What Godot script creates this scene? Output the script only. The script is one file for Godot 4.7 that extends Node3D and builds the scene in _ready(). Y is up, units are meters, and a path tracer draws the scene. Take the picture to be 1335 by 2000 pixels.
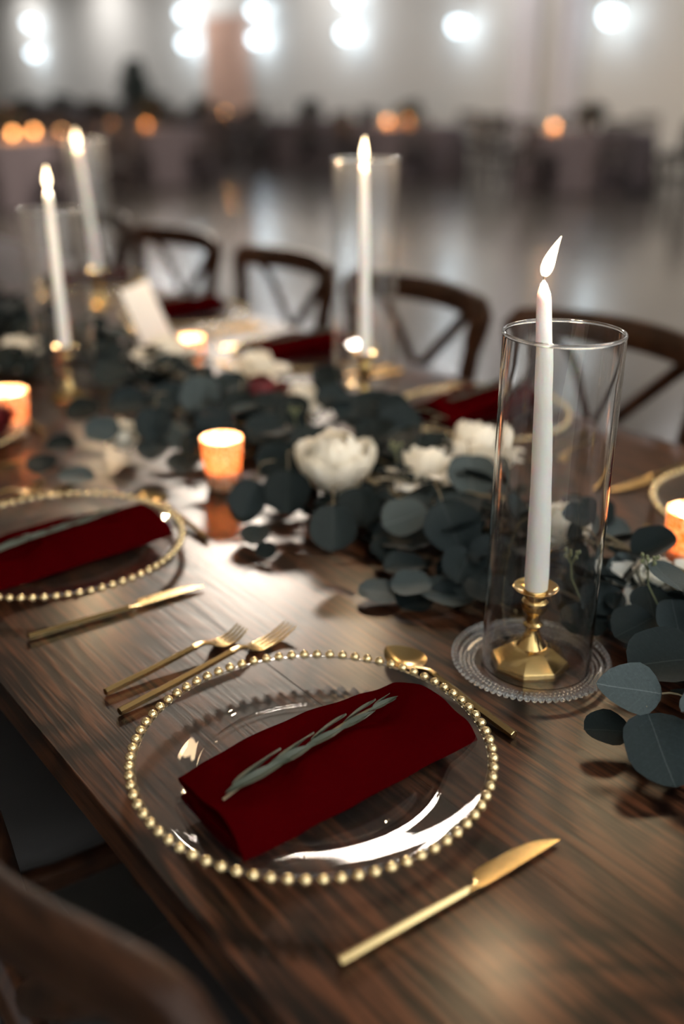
extends Node3D
# A long farmhouse table laid for a wedding dinner in a large white hall.
# World: table runs along z, its near edge is x = 0, x = 1.17 the far edge, the lit hall wall stands at x = 14.35.

const TOP := 0.76          # height of the table top
const DEPTH := 1.17        # table width across x
const WALL_X := 14.35
const HALL_Z0 := -42.0
const HALL_Z1 := 5.2
const HALL_X0 := -5.0
const CEIL := 5.0

var rng := RandomNumberGenerator.new()
var used := {}
var mats := {}

# ---------------------------------------------------------------- geometry helper
class Geo:
	var p := PackedVector3Array()
	var t := PackedVector2Array()

	func tri(a: Vector3, b: Vector3, c: Vector3, ua := Vector2.ZERO, ub := Vector2.ZERO, uc := Vector2.ZERO) -> void:
		if (b - a).cross(c - a).length_squared() < 1e-20:
			return
		p.append(a); p.append(b); p.append(c)
		t.append(ua); t.append(ub); t.append(uc)

	func fix(from: int) -> void:   # turn a closed piece outwards
		var vol := 0.0
		var o := p[from] if from < p.size() else Vector3.ZERO
		for i in range(from, p.size(), 3):
			vol += (p[i] - o).dot((p[i + 1] - o).cross(p[i + 2] - o))
		if vol < 0.0:
			for i in range(from, p.size(), 3):
				var k := p[i + 1]
				p[i + 1] = p[i + 2]
				p[i + 2] = k
				var u := t[i + 1]
				t[i + 1] = t[i + 2]
				t[i + 2] = u

	# rows of points; wrap joins the last column to the first; caps closes first and last row
	func grid(rows: Array, wrap := false, caps := false, loop := false, us := 1.0, vs := 1.0) -> void:
		var from := p.size()
		var nr := rows.size()
		var nc: int = rows[0].size()
		var cols := nc if wrap else nc - 1
		for i in (nr if loop else nr - 1):
			var r0: PackedVector3Array = rows[i]
			var r1: PackedVector3Array = rows[(i + 1) % nr]
			var v0 := vs * i / float(maxi(1, nr - 1))
			var v1 := vs * (i + 1) / float(maxi(1, nr - 1))
			for j in cols:
				var k := (j + 1) % nc
				var u0 := us * j / float(cols)
				var u1 := us * (j + 1) / float(cols)
				tri(r0[j], r0[k], r1[k], Vector2(u0, v0), Vector2(u1, v0), Vector2(u1, v1))
				tri(r0[j], r1[k], r1[j], Vector2(u0, v0), Vector2(u1, v1), Vector2(u0, v1))
		if caps:
			for e in [0, nr - 1]:
				var r: PackedVector3Array = rows[e]
				var c := Vector3.ZERO
				for q in r:
					c += q
				c /= r.size()
				for j in nc:
					var k := (j + 1) % nc
					if e == 0:
						tri(c, r[k], r[j])
					else:
						tri(c, r[j], r[k])
		if (wrap and caps) or (wrap and loop):
			fix(from)

	func lathe(prof: Array, n := 24, loop := false, at := Vector3.ZERO) -> void:
		var rows := []
		for q in prof:
			var r := PackedVector3Array()
			for j in n:
				var a := TAU * j / n
				r.append(at + Vector3(cos(a) * q.x, q.y, sin(a) * q.x))
			rows.append(r)
		var from := p.size()
		grid(rows, true, false, loop)
		fix(from)

	func ring_frames(path: Array) -> Array:
		var out := []
		var up := Vector3.UP
		var d0: Vector3 = (path[1] - path[0]).normalized()
		if absf(d0.dot(up)) > 0.9:
			up = Vector3.RIGHT
		var x := d0.cross(up).normalized()
		for i in path.size():
			var d: Vector3
			if i == 0:
				d = path[1] - path[0]
			elif i == path.size() - 1:
				d = path[i] - path[i - 1]
			else:
				d = path[i + 1] - path[i - 1]
			d = d.normalized()
			x = (x - d * x.dot(d)).normalized()
			out.append([x, d.cross(x)])
		return out

	# radius: one number or one per path point
	func tube(path: Array, radius, n := 8, flat := 1.0) -> void:
		var fr := ring_frames(path)
		var rows := []
		for i in path.size():
			var rad: float = radius[i] if radius is Array else radius
			var r := PackedVector3Array()
			for j in n:
				var a := TAU * j / n
				r.append(path[i] + fr[i][0] * cos(a) * rad + fr[i][1] * sin(a) * rad * flat)
			rows.append(r)
		grid(rows, true, true)

	# sections (Vector2 lists: side, up) along a path; side axis given
	func sweep(path: Array, sections: Array, side: Array) -> void:
		var rows := []
		for i in path.size():
			var d: Vector3 = (path[mini(i + 1, path.size() - 1)] - path[maxi(i - 1, 0)]).normalized()
			var s: Vector3 = side[i] if side.size() > 1 else side[0]
			s = (s - d * s.dot(d)).normalized()
			var u := s.cross(d)
			if u.y < -0.001:
				u = -u
			var r := PackedVector3Array()
			for q in sections[i if sections.size() > 1 else 0]:
				r.append(path[i] + s * q.x + u * q.y)
			rows.append(r)
		grid(rows, true, true)

	func box(c: Vector3, size: Vector3, bevel := 0.004, b := Basis.IDENTITY) -> void:
		var h := size / 2.0
		bevel = minf(bevel, minf(h.x, minf(h.y, h.z)) * 0.9)
		var rows := []
		for lv in [[-h.y, bevel], [-h.y + bevel, 0.0], [h.y - bevel, 0.0], [h.y, bevel]]:
			var x: float = h.x - lv[1]
			var z: float = h.z - lv[1]
			var y: float = lv[0]
			var k := bevel if lv[1] == 0.0 else bevel * 0.5
			var r := PackedVector3Array()
			for q in [Vector2(x, z - k), Vector2(x - k, z), Vector2(-x + k, z), Vector2(-x, z - k), Vector2(-x, -z + k), Vector2(-x + k, -z), Vector2(x - k, -z), Vector2(x, -z + k)]:
				r.append(c + b * Vector3(q.x, y, q.y))
			rows.append(r)
		grid(rows, true, true)

	func ball(c: Vector3, rx: float, ry := -1.0, n := 10, m := 6) -> void:
		if ry < 0.0:
			ry = rx
		var prof := []
		for i in m + 1:
			var a := -PI / 2 + PI * i / m
			prof.append(Vector2(maxf(0.0, cos(a)) * rx, sin(a) * ry))
		lathe(prof, n, false, c)

	func add(o: Geo, x: Transform3D) -> void:
		for q in o.p:
			p.append(x * q)
		t.append_array(o.t)

	func planar(su: float, sv: float, ou := 0.0, ov := 0.0) -> void:   # uv: grain along z
		for i in p.size():
			t[i] = Vector2(p[i].z * su + ou, (p[i].x + p[i].y * 0.8) * sv + ov)

	func along(axis: int, su: float, sv: float, ou := 0.0, ov := 0.0) -> void:
		for i in p.size():
			var q := p[i]
			t[i] = Vector2(q[axis] * su + ou, (q[(axis + 1) % 3] + q[(axis + 2) % 3] * 0.7) * sv + ov)

	func build(crease := 40.0) -> ArrayMesh:
		var nf := p.size() / 3
		var fn := PackedVector3Array()
		fn.resize(nf)
		var un := PackedVector3Array()
		un.resize(nf)
		var near := {}
		for f in nf:
			var n := (p[f * 3 + 1] - p[f * 3]).cross(p[f * 3 + 2] - p[f * 3])
			fn[f] = n
			un[f] = n.normalized()
			for k in 3:
				var key := Vector3i(p[f * 3 + k] * 400000.0)
				if near.has(key):
					near[key].append(f)
				else:
					near[key] = [f]
		var lim := cos(deg_to_rad(crease))
		var nn := PackedVector3Array()
		nn.resize(p.size())
		for f in nf:
			for k in 3:
				var s := Vector3.ZERO
				for g in near[Vector3i(p[f * 3 + k] * 400000.0)]:
					if un[f].dot(un[g]) >= lim:
						s += fn[g]
				nn[f * 3 + k] = s.normalized() if s.length_squared() > 0.0 else un[f]
		# Godot's front faces run clockwise
		var pv := PackedVector3Array(p)
		var nv := PackedVector3Array(nn)
		var tv := PackedVector2Array(t)
		for f in nf:
			pv[f * 3 + 1] = p[f * 3 + 2]
			pv[f * 3 + 2] = p[f * 3 + 1]
			nv[f * 3 + 1] = nn[f * 3 + 2]
			nv[f * 3 + 2] = nn[f * 3 + 1]
			tv[f * 3 + 1] = t[f * 3 + 2]
			tv[f * 3 + 2] = t[f * 3 + 1]
		var a := []
		a.resize(Mesh.ARRAY_MAX)
		a[Mesh.ARRAY_VERTEX] = pv
		a[Mesh.ARRAY_NORMAL] = nv
		a[Mesh.ARRAY_TEX_UV] = tv
		var m := ArrayMesh.new()
		m.add_surface_from_arrays(Mesh.PRIMITIVE_TRIANGLES, a)
		return m

# ---------------------------------------------------------------- naming helpers
func numbered(called: String) -> String:
	if not used.has(called):
		used[called] = 0
		return called
	used[called] += 1
	return "%s_%03d" % [called, used[called]]

func tag(o: Node, label: String, category: String, group := "") -> void:
	if label:
		o.set_meta("label", label)
	if category:
		o.set_meta("category", category)
	if group:
		o.set_meta("group", group)

func thing(called: String, label: String, category: String, at := Vector3.ZERO, turn := 0.0, group := "") -> Node3D:
	var o := Node3D.new()
	o.name = numbered(called)
	add_child(o)
	o.position = at
	o.rotation.y = turn
	tag(o, label, category, group)
	return o

func mesh_node(called: String, m: Mesh, mat: Material, parent: Node) -> MeshInstance3D:
	var o := MeshInstance3D.new()
	o.mesh = m
	o.material_override = mat
	o.cast_shadow = GeometryInstance3D.SHADOW_CASTING_SETTING_ON
	if parent == self:
		o.name = numbered(called)
		add_child(o)
	else:   # parts: numbered within their thing
		var n := called
		var k := 1
		while parent.has_node(n):
			n = "%s_%03d" % [called, k]
			k += 1
		o.name = n
		parent.add_child(o)
	return o

func part(called: String, g: Geo, mat: Material, parent: Node, crease := 40.0) -> MeshInstance3D:
	return mesh_node(called, g.build(crease), mat, parent)

func struct(called: String, g: Geo, mat: Material, label := "", crease := 30.0) -> MeshInstance3D:
	var o := part(called, g, mat, self, crease)
	o.set_meta("kind", "structure")
	if label:
		o.set_meta("label", label)
	return o

func dup(src: Node3D, at: Vector3, turn: float, label: String, group := "") -> Node3D:
	var base := String(src.name)
	var cut := base.find("_0")
	if cut > 0:
		base = base.substr(0, cut)
	var c: Node3D = src.duplicate()
	c.name = numbered(base)
	add_child(c)
	c.position = at
	c.rotation = Vector3(0, turn, 0)
	c.set_meta("label", label)
	if group:
		c.set_meta("group", group)
	return c

# ---------------------------------------------------------------- textures and materials
func image_tex(w: int, h: int, f: Callable) -> ImageTexture:
	var b := PackedByteArray()
	b.resize(w * h * 3)
	var k := 0
	for y in h:
		for x in w:
			var c: Color = f.call(x / float(w), y / float(h))
			b[k] = clampi(int(c.r * 255.0), 0, 255)
			b[k + 1] = clampi(int(c.g * 255.0), 0, 255)
			b[k + 2] = clampi(int(c.b * 255.0), 0, 255)
			k += 3
	return ImageTexture.create_from_image(Image.create_from_data(w, h, false, Image.FORMAT_RGB8, b))

func noise(sd: int, freq: float, oct := 3) -> FastNoiseLite:
	var n := FastNoiseLite.new()
	n.seed = sd
	n.noise_type = FastNoiseLite.TYPE_SIMPLEX_SMOOTH
	n.frequency = freq
	n.fractal_type = FastNoiseLite.FRACTAL_FBM
	n.fractal_octaves = oct
	return n

func wood_texture(sd: int, w: int, h: int, light: Color, dark: Color, rings: float) -> ImageTexture:
	var a := noise(sd, 1.0, 2)
	var b := noise(sd + 1, 1.0, 3)
	return image_tex(w, h, func(u: float, v: float) -> Color:
		var cx := cos(u * TAU)
		var sx := sin(u * TAU)
		var cy := cos(v * TAU)
		var warp := a.get_noise_3d(cx * 0.55 + 3.0 + cy * 0.5, sx * 0.55, sin(v * TAU) * 0.5)
		var g := 0.5 + 0.5 * sin((warp * rings + sin(v * TAU) * 1.5) * TAU)
		g = pow(g, 2.2)
		var fib := b.get_noise_3d(cx * 1.1, sx * 1.1, v * 110.0)
		var fine := b.get_noise_3d(cx * 3.0 + 7.0, sx * 3.0, v * 330.0)
		var blotch := a.get_noise_3d(cx * 1.6, sx * 1.6 + 5.0, v * 7.0)
		var m := clampf(0.30 + 0.50 * g - 0.95 * fib - 0.7 * fine + 0.4 * blotch, 0.0, 1.0)
		return light.lerp(dark, m))

func mat(key: String, c: Color, rough := 0.6, metal := 0.0) -> StandardMaterial3D:
	var m := StandardMaterial3D.new()
	m.resource_name = key
	m.albedo_color = c
	m.roughness = rough
	m.metallic = metal
	mats[key] = m
	return m

func make_materials() -> void:
	var tw := wood_texture(5, 1024, 1536, Color(0.315, 0.188, 0.120), Color(0.070, 0.036, 0.024), 5.0)
	var m := mat("table_wood", Color.WHITE, 0.28)
	m.metallic_specular = 0.35
	m.albedo_texture = tw
	m.heightmap_enabled = true
	m.heightmap_texture = tw
	m.heightmap_scale = 0.03
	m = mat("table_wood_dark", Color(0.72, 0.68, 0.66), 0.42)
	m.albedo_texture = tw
	var cw := wood_texture(11, 512, 256, Color(0.40, 0.27, 0.19), Color(0.23, 0.145, 0.10), 2.5)
	m = mat("chair_wood", Color(0.60, 0.56, 0.53), 0.45)
	m.metallic_specular = 0.3
	m.albedo_texture = cw
	m = mat("linen", Color(0.19, 0.175, 0.172), 0.9)
	m = mat("gold", Color(0.74, 0.635, 0.45), 0.27, 1.0)
	m = mat("brass", Color(0.84, 0.70, 0.46), 0.13, 1.0)
	m = mat("glass_sheet", Color(1, 1, 1, 0.004), 0.02)
	m.transparency = BaseMaterial3D.TRANSPARENCY_ALPHA
	m = mat("glass_solid", Color(1.0, 1.0, 1.0, 0.0), 0.01)
	m.refraction_enabled = true
	m.refraction_scale = 0.05
	m = mat("glass_bead", Color(0.95, 0.84, 0.64), 0.05, 0.85)
	m = mat("wax", Color(0.97, 0.965, 0.96), 0.45)
	m.subsurf_scatter_enabled = true
	m.subsurf_scatter_strength = 0.5
	m = mat("wick", Color(0.1, 0.08, 0.07), 0.9)
	m = mat("flame", Color(1, 0.9, 0.7), 0.8)
	m.emission_enabled = true
	m.emission = Color(1.0, 0.90, 0.74)
	m.emission_energy_multiplier = 9.0
	var satin := noise(21, 1.0, 2)
	m = mat("napkin", Color(0.200, 0.003, 0.009), 0.6)
	m.rim_enabled = true
	m.rim = 0.12
	m.rim_tint = 1.0
	m.specular_mode = BaseMaterial3D.SPECULAR_DISABLED
	m = mat("stem", Color(0.42, 0.37, 0.28), 0.7)
	# eucalyptus leaf: dull blue green, pale midrib and side veins
	var ln := noise(31, 1.0, 3)
	var vein := func(u: float, v: float, tone: Color, pale: Color) -> Color:
		var x := absf(u - 0.5)
		var mid := clampf(1.0 - x / 0.014, 0.0, 1.0)
		var s := fposmod(v * 7.0 - x * 5.0, 1.0)
		var side := clampf(1.0 - absf(s - 0.5) / 0.05, 0.0, 1.0) * 0.16
		var mott := ln.get_noise_2d(u * 14.0, v * 14.0) * 0.14 + ln.get_noise_2d(u * 50.0, v * 50.0) * 0.08
		var c := tone.lerp(pale, clampf(maxf(mid * 0.7, side) + mott, 0.0, 1.0))
		if mott < -0.085:
			c = c.darkened(0.12)
		return c
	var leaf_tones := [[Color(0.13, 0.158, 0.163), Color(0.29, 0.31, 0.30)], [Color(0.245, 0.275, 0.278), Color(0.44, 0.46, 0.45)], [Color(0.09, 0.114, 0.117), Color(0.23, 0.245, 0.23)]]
	for i in 3:
		m = mat("leaf_%d" % i, Color.WHITE, 0.6)
		m.metallic_specular = 0.22
		m.albedo_texture = image_tex(160, 160, func(u: float, v: float) -> Color: return vein.call(u, v, leaf_tones[i][0], leaf_tones[i][1]))
		m.backlight_enabled = true
		m.backlight = Color(0.08, 0.10, 0.08)
	m = mat("olive_leaf", Color.WHITE, 0.6)
	m.albedo_texture = image_tex(96, 96, func(u: float, v: float) -> Color: return vein.call(u, v, Color(0.24, 0.26, 0.215), Color(0.46, 0.43, 0.35)))
	m = mat("petal_white", Color(0.95, 0.935, 0.90), 0.6)
	m.backlight_enabled = true
	m.backlight = Color(0.8, 0.78, 0.72)
	m = mat("petal_burgundy", Color(0.36, 0.03, 0.06), 0.6)
	m = mat("bud", Color(0.40, 0.42, 0.30), 0.6)
	# mottled mercury glass
	var vn := noise(41, 1.0, 3)
	m = mat("mercury_glass", Color.WHITE, 0.22)
	m.albedo_texture = image_tex(256, 128, func(u: float, v: float) -> Color:
		var n := vn.get_noise_3d(cos(u * TAU) * 5.0, sin(u * TAU) * 5.0, v * 12.0)
		var k := clampf(n * 2.6 + 0.42, 0.0, 1.0)
		return Color(0.90, 0.62, 0.38).lerp(Color(1.0, 0.97, 0.92), k))
	m.backlight_enabled = true
	m.backlight = Color(1.0, 0.95, 0.86)
	m = mat("card", Color(0.95, 0.94, 0.92), 0.8)
	# hall
	var fnz := noise(51, 1.0, 4)
	m = mat("concrete", Color.WHITE, 0.16, 0.15)
	m.metallic_specular = 0.8
	m.albedo_texture = image_tex(512, 512, func(u: float, v: float) -> Color:
		var q := fnz.get_noise_3d(cos(u * TAU) * 1.2, sin(u * TAU) * 1.2, cos(v * TAU) * 1.2) + 0.6 * fnz.get_noise_3d(cos(v * TAU) * 5.0, sin(v * TAU) * 5.0, sin(u * TAU) * 5.0)
		var g := 0.29 + q * 0.06
		return Color(g, g * 0.965, g * 0.925))
	m.uv1_triplanar = true
	m.uv1_world_triplanar = true
	m.uv1_scale = Vector3(0.16, 0.16, 0.16)
	m = mat("wall_paint", Color(0.84, 0.82, 0.785), 0.9)
	m = mat("ceiling_paint", Color(0.82, 0.80, 0.77), 0.9)
	m = mat("drape_white", Color(0.88, 0.86, 0.86), 0.9)
	m = mat("drape_blush", Color(0.86, 0.72, 0.64), 0.9)
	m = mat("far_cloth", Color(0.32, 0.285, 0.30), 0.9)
	m = mat("far_chair", Color(0.13, 0.085, 0.065), 0.5)
	m = mat("far_cushion", Color(0.15, 0.13, 0.13), 0.9)
	m = mat("foliage_dark", Color(0.13, 0.16, 0.12), 0.7)
	m = mat("pot", Color(0.20, 0.17, 0.15), 0.7)
	m = mat("lamp_metal", Color(0.80, 0.80, 0.80), 0.5)
	m = mat("lamp_glow", Color(0.95, 0.97, 1.0), 0.5)
	m.emission_enabled = true
	m.emission = Color(0.86, 0.95, 1.0)
	m.emission_energy_multiplier = 5.0
	m = mat("panel_glow", Color(1, 0.95, 0.88), 0.6)
	m.emission_enabled = true
	m.emission = Color(1.0, 0.93, 0.84)
	m.emission_energy_multiplier = 1.5
	m = mat("velvet_purple", Color(0.30, 0.25, 0.29), 0.9)
	m = mat("bronze_flower", Color(0.45, 0.25, 0.14), 0.8)

# ---------------------------------------------------------------- the hall
func make_hall() -> void:
	var g := Geo.new()
	var lz := HALL_Z1 - HALL_Z0
	var mz := (HALL_Z1 + HALL_Z0) / 2.0
	var lx := WALL_X - HALL_X0
	var mx := (WALL_X + HALL_X0) / 2.0
	g.box(Vector3(mx, -0.1, mz), Vector3(lx + 0.4, 0.2, lz + 0.4), 0.001)
	struct("floor", g, mats.concrete, "polished grey concrete hall floor with soft reflections")
	g = Geo.new()
	g.box(Vector3(mx, CEIL + 0.1, mz), Vector3(lx + 0.4, 0.2, lz + 0.4), 0.001)
	struct("ceiling", g, mats.ceiling_paint)
	g = Geo.new()
	g.box(Vector3(WALL_X + 0.1, CEIL / 2, mz), Vector3(0.2, CEIL, lz), 0.001)
	struct("wall_right", g, mats.wall_paint, "long off-white hall wall washed by wall lamps")
	g = Geo.new()
	g.box(Vector3(HALL_X0 - 0.1, CEIL / 2, mz), Vector3(0.2, CEIL, lz), 0.001)
	struct("wall_left", g, mats.wall_paint)
	g = Geo.new()
	g.box(Vector3(mx, CEIL / 2, HALL_Z0 - 0.1), Vector3(lx + 0.4, CEIL, 0.2), 0.001)
	struct("wall_back", g, mats.wall_paint)
	g = Geo.new()
	g.box(Vector3(mx, CEIL / 2, HALL_Z1 + 0.1), Vector3(lx + 0.4, CEIL, 0.2), 0.001)
	struct("wall_front", g, mats.wall_paint)
	g = Geo.new()
	g.box(Vector3(WALL_X - 0.01, 0.06, mz), Vector3(0.02, 0.12, lz), 0.004)
	struct("baseboard_right", g, mats.wall_paint)

func drape(called: String, label: String, z: float, w: float, y0: float, y1: float, m: Material, folds: int) -> void:
	var rows := []
	for i in 9:
		var f := i / 8.0
		var r := PackedVector3Array()
		var n := folds * 8
		for side in [1.0, -1.0]:
			for j in n + 1:
				var u: float = j / float(n) if side > 0 else 1.0 - j / float(n)
				var a: float = u * folds * TAU
				var spread: float = 1.0 + 0.06 * f
				r.append(Vector3(-0.10 + 0.05 * sin(a) + 0.012 * sin(a * 0.37 + f * 2.0) + side * 0.003, lerpf(y1, y0, f), (u - 0.5) * w * spread))
		rows.append(r)
	var g := Geo.new()
	g.grid(rows, true, true)
	var t := thing(called, label, "curtain", Vector3(WALL_X, 0, z))
	part("fabric", g, m, t, 60)
	g = Geo.new()
	g.tube([Vector3(-0.10, y1 + 0.01, -w * 0.55), Vector3(-0.10, y1 + 0.01, w * 0.55)], 0.015)
	part("rod", g, mats.lamp_metal, t)
	for s in [-1, 1]:
		g = Geo.new()
		g.tube([Vector3(-0.10, y1 + 0.01, s * w * 0.45), Vector3(0.0, y1 + 0.01, s * w * 0.45)], 0.01)
		part("bracket", g, mats.lamp_metal, t)

func make_wall_lamps() -> void:
	var where := ["above the right-hand dining tables", "above the gap beside the white drapes", "above the middle dining tables", "right of the blush drape", "left of the blush drape", "at the far left end of the wall"]
	var zs := [-11.48, -15.0, -18.4, -21.85, -25.2, -35.5]
	var tops := [3.7, 3.7, 3.14, 3.06, 3.16, 3.37]
	var backg := Geo.new()
	backg.lathe([Vector2(0, 0), Vector2(0.07, 0), Vector2(0.075, 0.005), Vector2(0.075, 0.02), Vector2(0.0, 0.02)], 20)
	var arm := Geo.new()
	arm.tube([Vector3(-0.01, 0, 0), Vector3(-0.10, 0.0, 0), Vector3(-0.24, 0.05, 0), Vector3(-0.28, 0.10, 0)], 0.012)
	var cap := Geo.new()
	cap.lathe([Vector2(0, 0.125), Vector2(0.03, 0.125), Vector2(0.075, 0.10), Vector2(0.118, 0.04), Vector2(0.125, 0.0), Vector2(0.120, 0.0), Vector2(0.112, 0.04), Vector2(0.07, 0.092), Vector2(0, 0.11)], 24)
	var bulb := Geo.new()
	bulb.ball(Vector3.ZERO, 0.15, 0.15, 20, 12)
	var mb := [backg.build(), arm.build(), cap.build(), bulb.build()]
	for i in zs.size():
		for row in 2:
			var y: float = 2.46 if row == 0 else tops[i]
			var t := thing("wall_lamp", "%s round white wall lamp %s" % ["lower" if row == 0 else "upper", where[i]], "wall lamp", Vector3(WALL_X, y, zs[i]), 0.0, "wall lamps in two rows")
			var b := mesh_node("backplate", mb[0], mats.lamp_metal, t)
			b.rotation.z = PI / 2
			mesh_node("arm", mb[1], mats.lamp_metal, t)
			var c := mesh_node("shade", mb[2], mats.lamp_metal, t)
			c.position = Vector3(-0.28, 0.0, 0)
			var gl := mesh_node("globe", mb[3], mats.lamp_glow, t)
			gl.position = Vector3(-0.28, -0.075, 0)
			var l := OmniLight3D.new()
			l.name = "lamp_light"
			l.light_color = Color(0.82, 0.91, 1.0)
			l.light_energy = LAMP_E
			l.light_size = 0.10
			l.omni_range = 60.0
			l.omni_attenuation = 2.0
			l.shadow_enabled = true
			t.add_child(l)
			l.position = Vector3(-0.28, -0.10, 0)

func ceiling_panels() -> void:
	var g := Geo.new()
	g.box(Vector3(0, 0.03, 0), Vector3(1.3, 0.06, 1.3), 0.01)
	var fm := g.build()
	g = Geo.new()
	g.box(Vector3(0, -0.006, 0), Vector3(1.2, 0.012, 1.2), 0.004)
	var dm := g.build()
	g = Geo.new()
	g.tube([Vector3(0, 0.05, 0), Vector3(0, CEIL - PANEL_Y - 0.01, 0)], 0.008)
	var rm := g.build()
	for i in PANELS.size():
		var q: Array = PANELS[i]
		var t := thing("ceiling_panel_light", "square ceiling light hung %s" % q[3], "ceiling light", Vector3(q[0], PANEL_Y, q[1]), 0.0, "square ceiling lights")
		var head := 0.0
		if q[1] > 0.0:   # the pair at the near end is tipped to wash the end wall
			head = -1.25
		var fr := mesh_node("frame", fm, mats.lamp_metal, t)
		var di := mesh_node("diffuser", dm, mats.panel_glow, t)
		fr.rotation.x = head
		di.rotation.x = head
		for sx in [-0.5, 0.5]:
			var rd := mesh_node("rod", rm, mats.lamp_metal, t)
			rd.position = Vector3(sx, 0, 0)
		var l := AreaLight3D.new()
		l.name = "panel_light"
		l.area_size = Vector2(1.2, 1.2)
		l.light_color = Color(0.88, 0.945, 1.0) if q[1] > 0.0 else Color(1.0, 0.86, 0.66) if q[0] < 4.8 else Color(1.0, 0.94, 0.87) if q[0] < 9.0 else Color(0.98, 0.985, 1.0)
		l.light_energy = q[2]
		l.area_range = 80.0
		l.area_attenuation = 2.0
		l.shadow_enabled = true
		t.add_child(l)
		l.basis = Basis(Vector3.RIGHT, head - PI / 2)
		l.position = Basis(Vector3.RIGHT, head) * Vector3(0, -0.03, 0)

# ---------------------------------------------------------------- table and chairs
func make_table() -> void:
	var t := thing("farmhouse_table", "long brown-stained plank farmhouse table laid for dinner", "table", Vector3(DEPTH / 2, 0, -2.2))
	var z0 := -4.0
	var z1 := 3.6
	var n := 5
	var w := DEPTH / n
	for i in n:
		var g := Geo.new()
		var x := -DEPTH / 2 + w * (i + 0.5)
		g.box(Vector3(x, TOP - 0.02, (z0 + z1) / 2), Vector3(w - 0.0003, 0.04, z1 - z0), 0.0004)
		g.planar(0.62, 0.83, 0.37 * i + 0.11 * i * i + 0.2, 0.55)
		part("plank", g, mats.table_wood, t)
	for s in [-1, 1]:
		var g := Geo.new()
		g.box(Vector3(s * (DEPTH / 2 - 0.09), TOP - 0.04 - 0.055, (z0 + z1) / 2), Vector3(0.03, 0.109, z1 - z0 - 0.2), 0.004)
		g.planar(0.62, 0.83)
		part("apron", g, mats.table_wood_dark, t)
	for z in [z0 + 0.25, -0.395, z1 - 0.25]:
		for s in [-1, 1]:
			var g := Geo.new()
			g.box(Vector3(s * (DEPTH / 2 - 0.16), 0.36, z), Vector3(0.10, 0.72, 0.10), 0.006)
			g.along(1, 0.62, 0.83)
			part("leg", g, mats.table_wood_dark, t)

func bent(points: Array, n: int) -> Array:   # smooth curve through points
	var c := Curve3D.new()
	for i in points.size():
		var a: Vector3 = points[maxi(i - 1, 0)]
		var b: Vector3 = points[mini(i + 1, points.size() - 1)]
		var d := (b - a) / 6.0
		c.add_point(points[i], -d, d)
	var out := []
	for i in n + 1:
		out.append(c.sample_baked(c.get_baked_length() * i / n, true))
	return out

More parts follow.
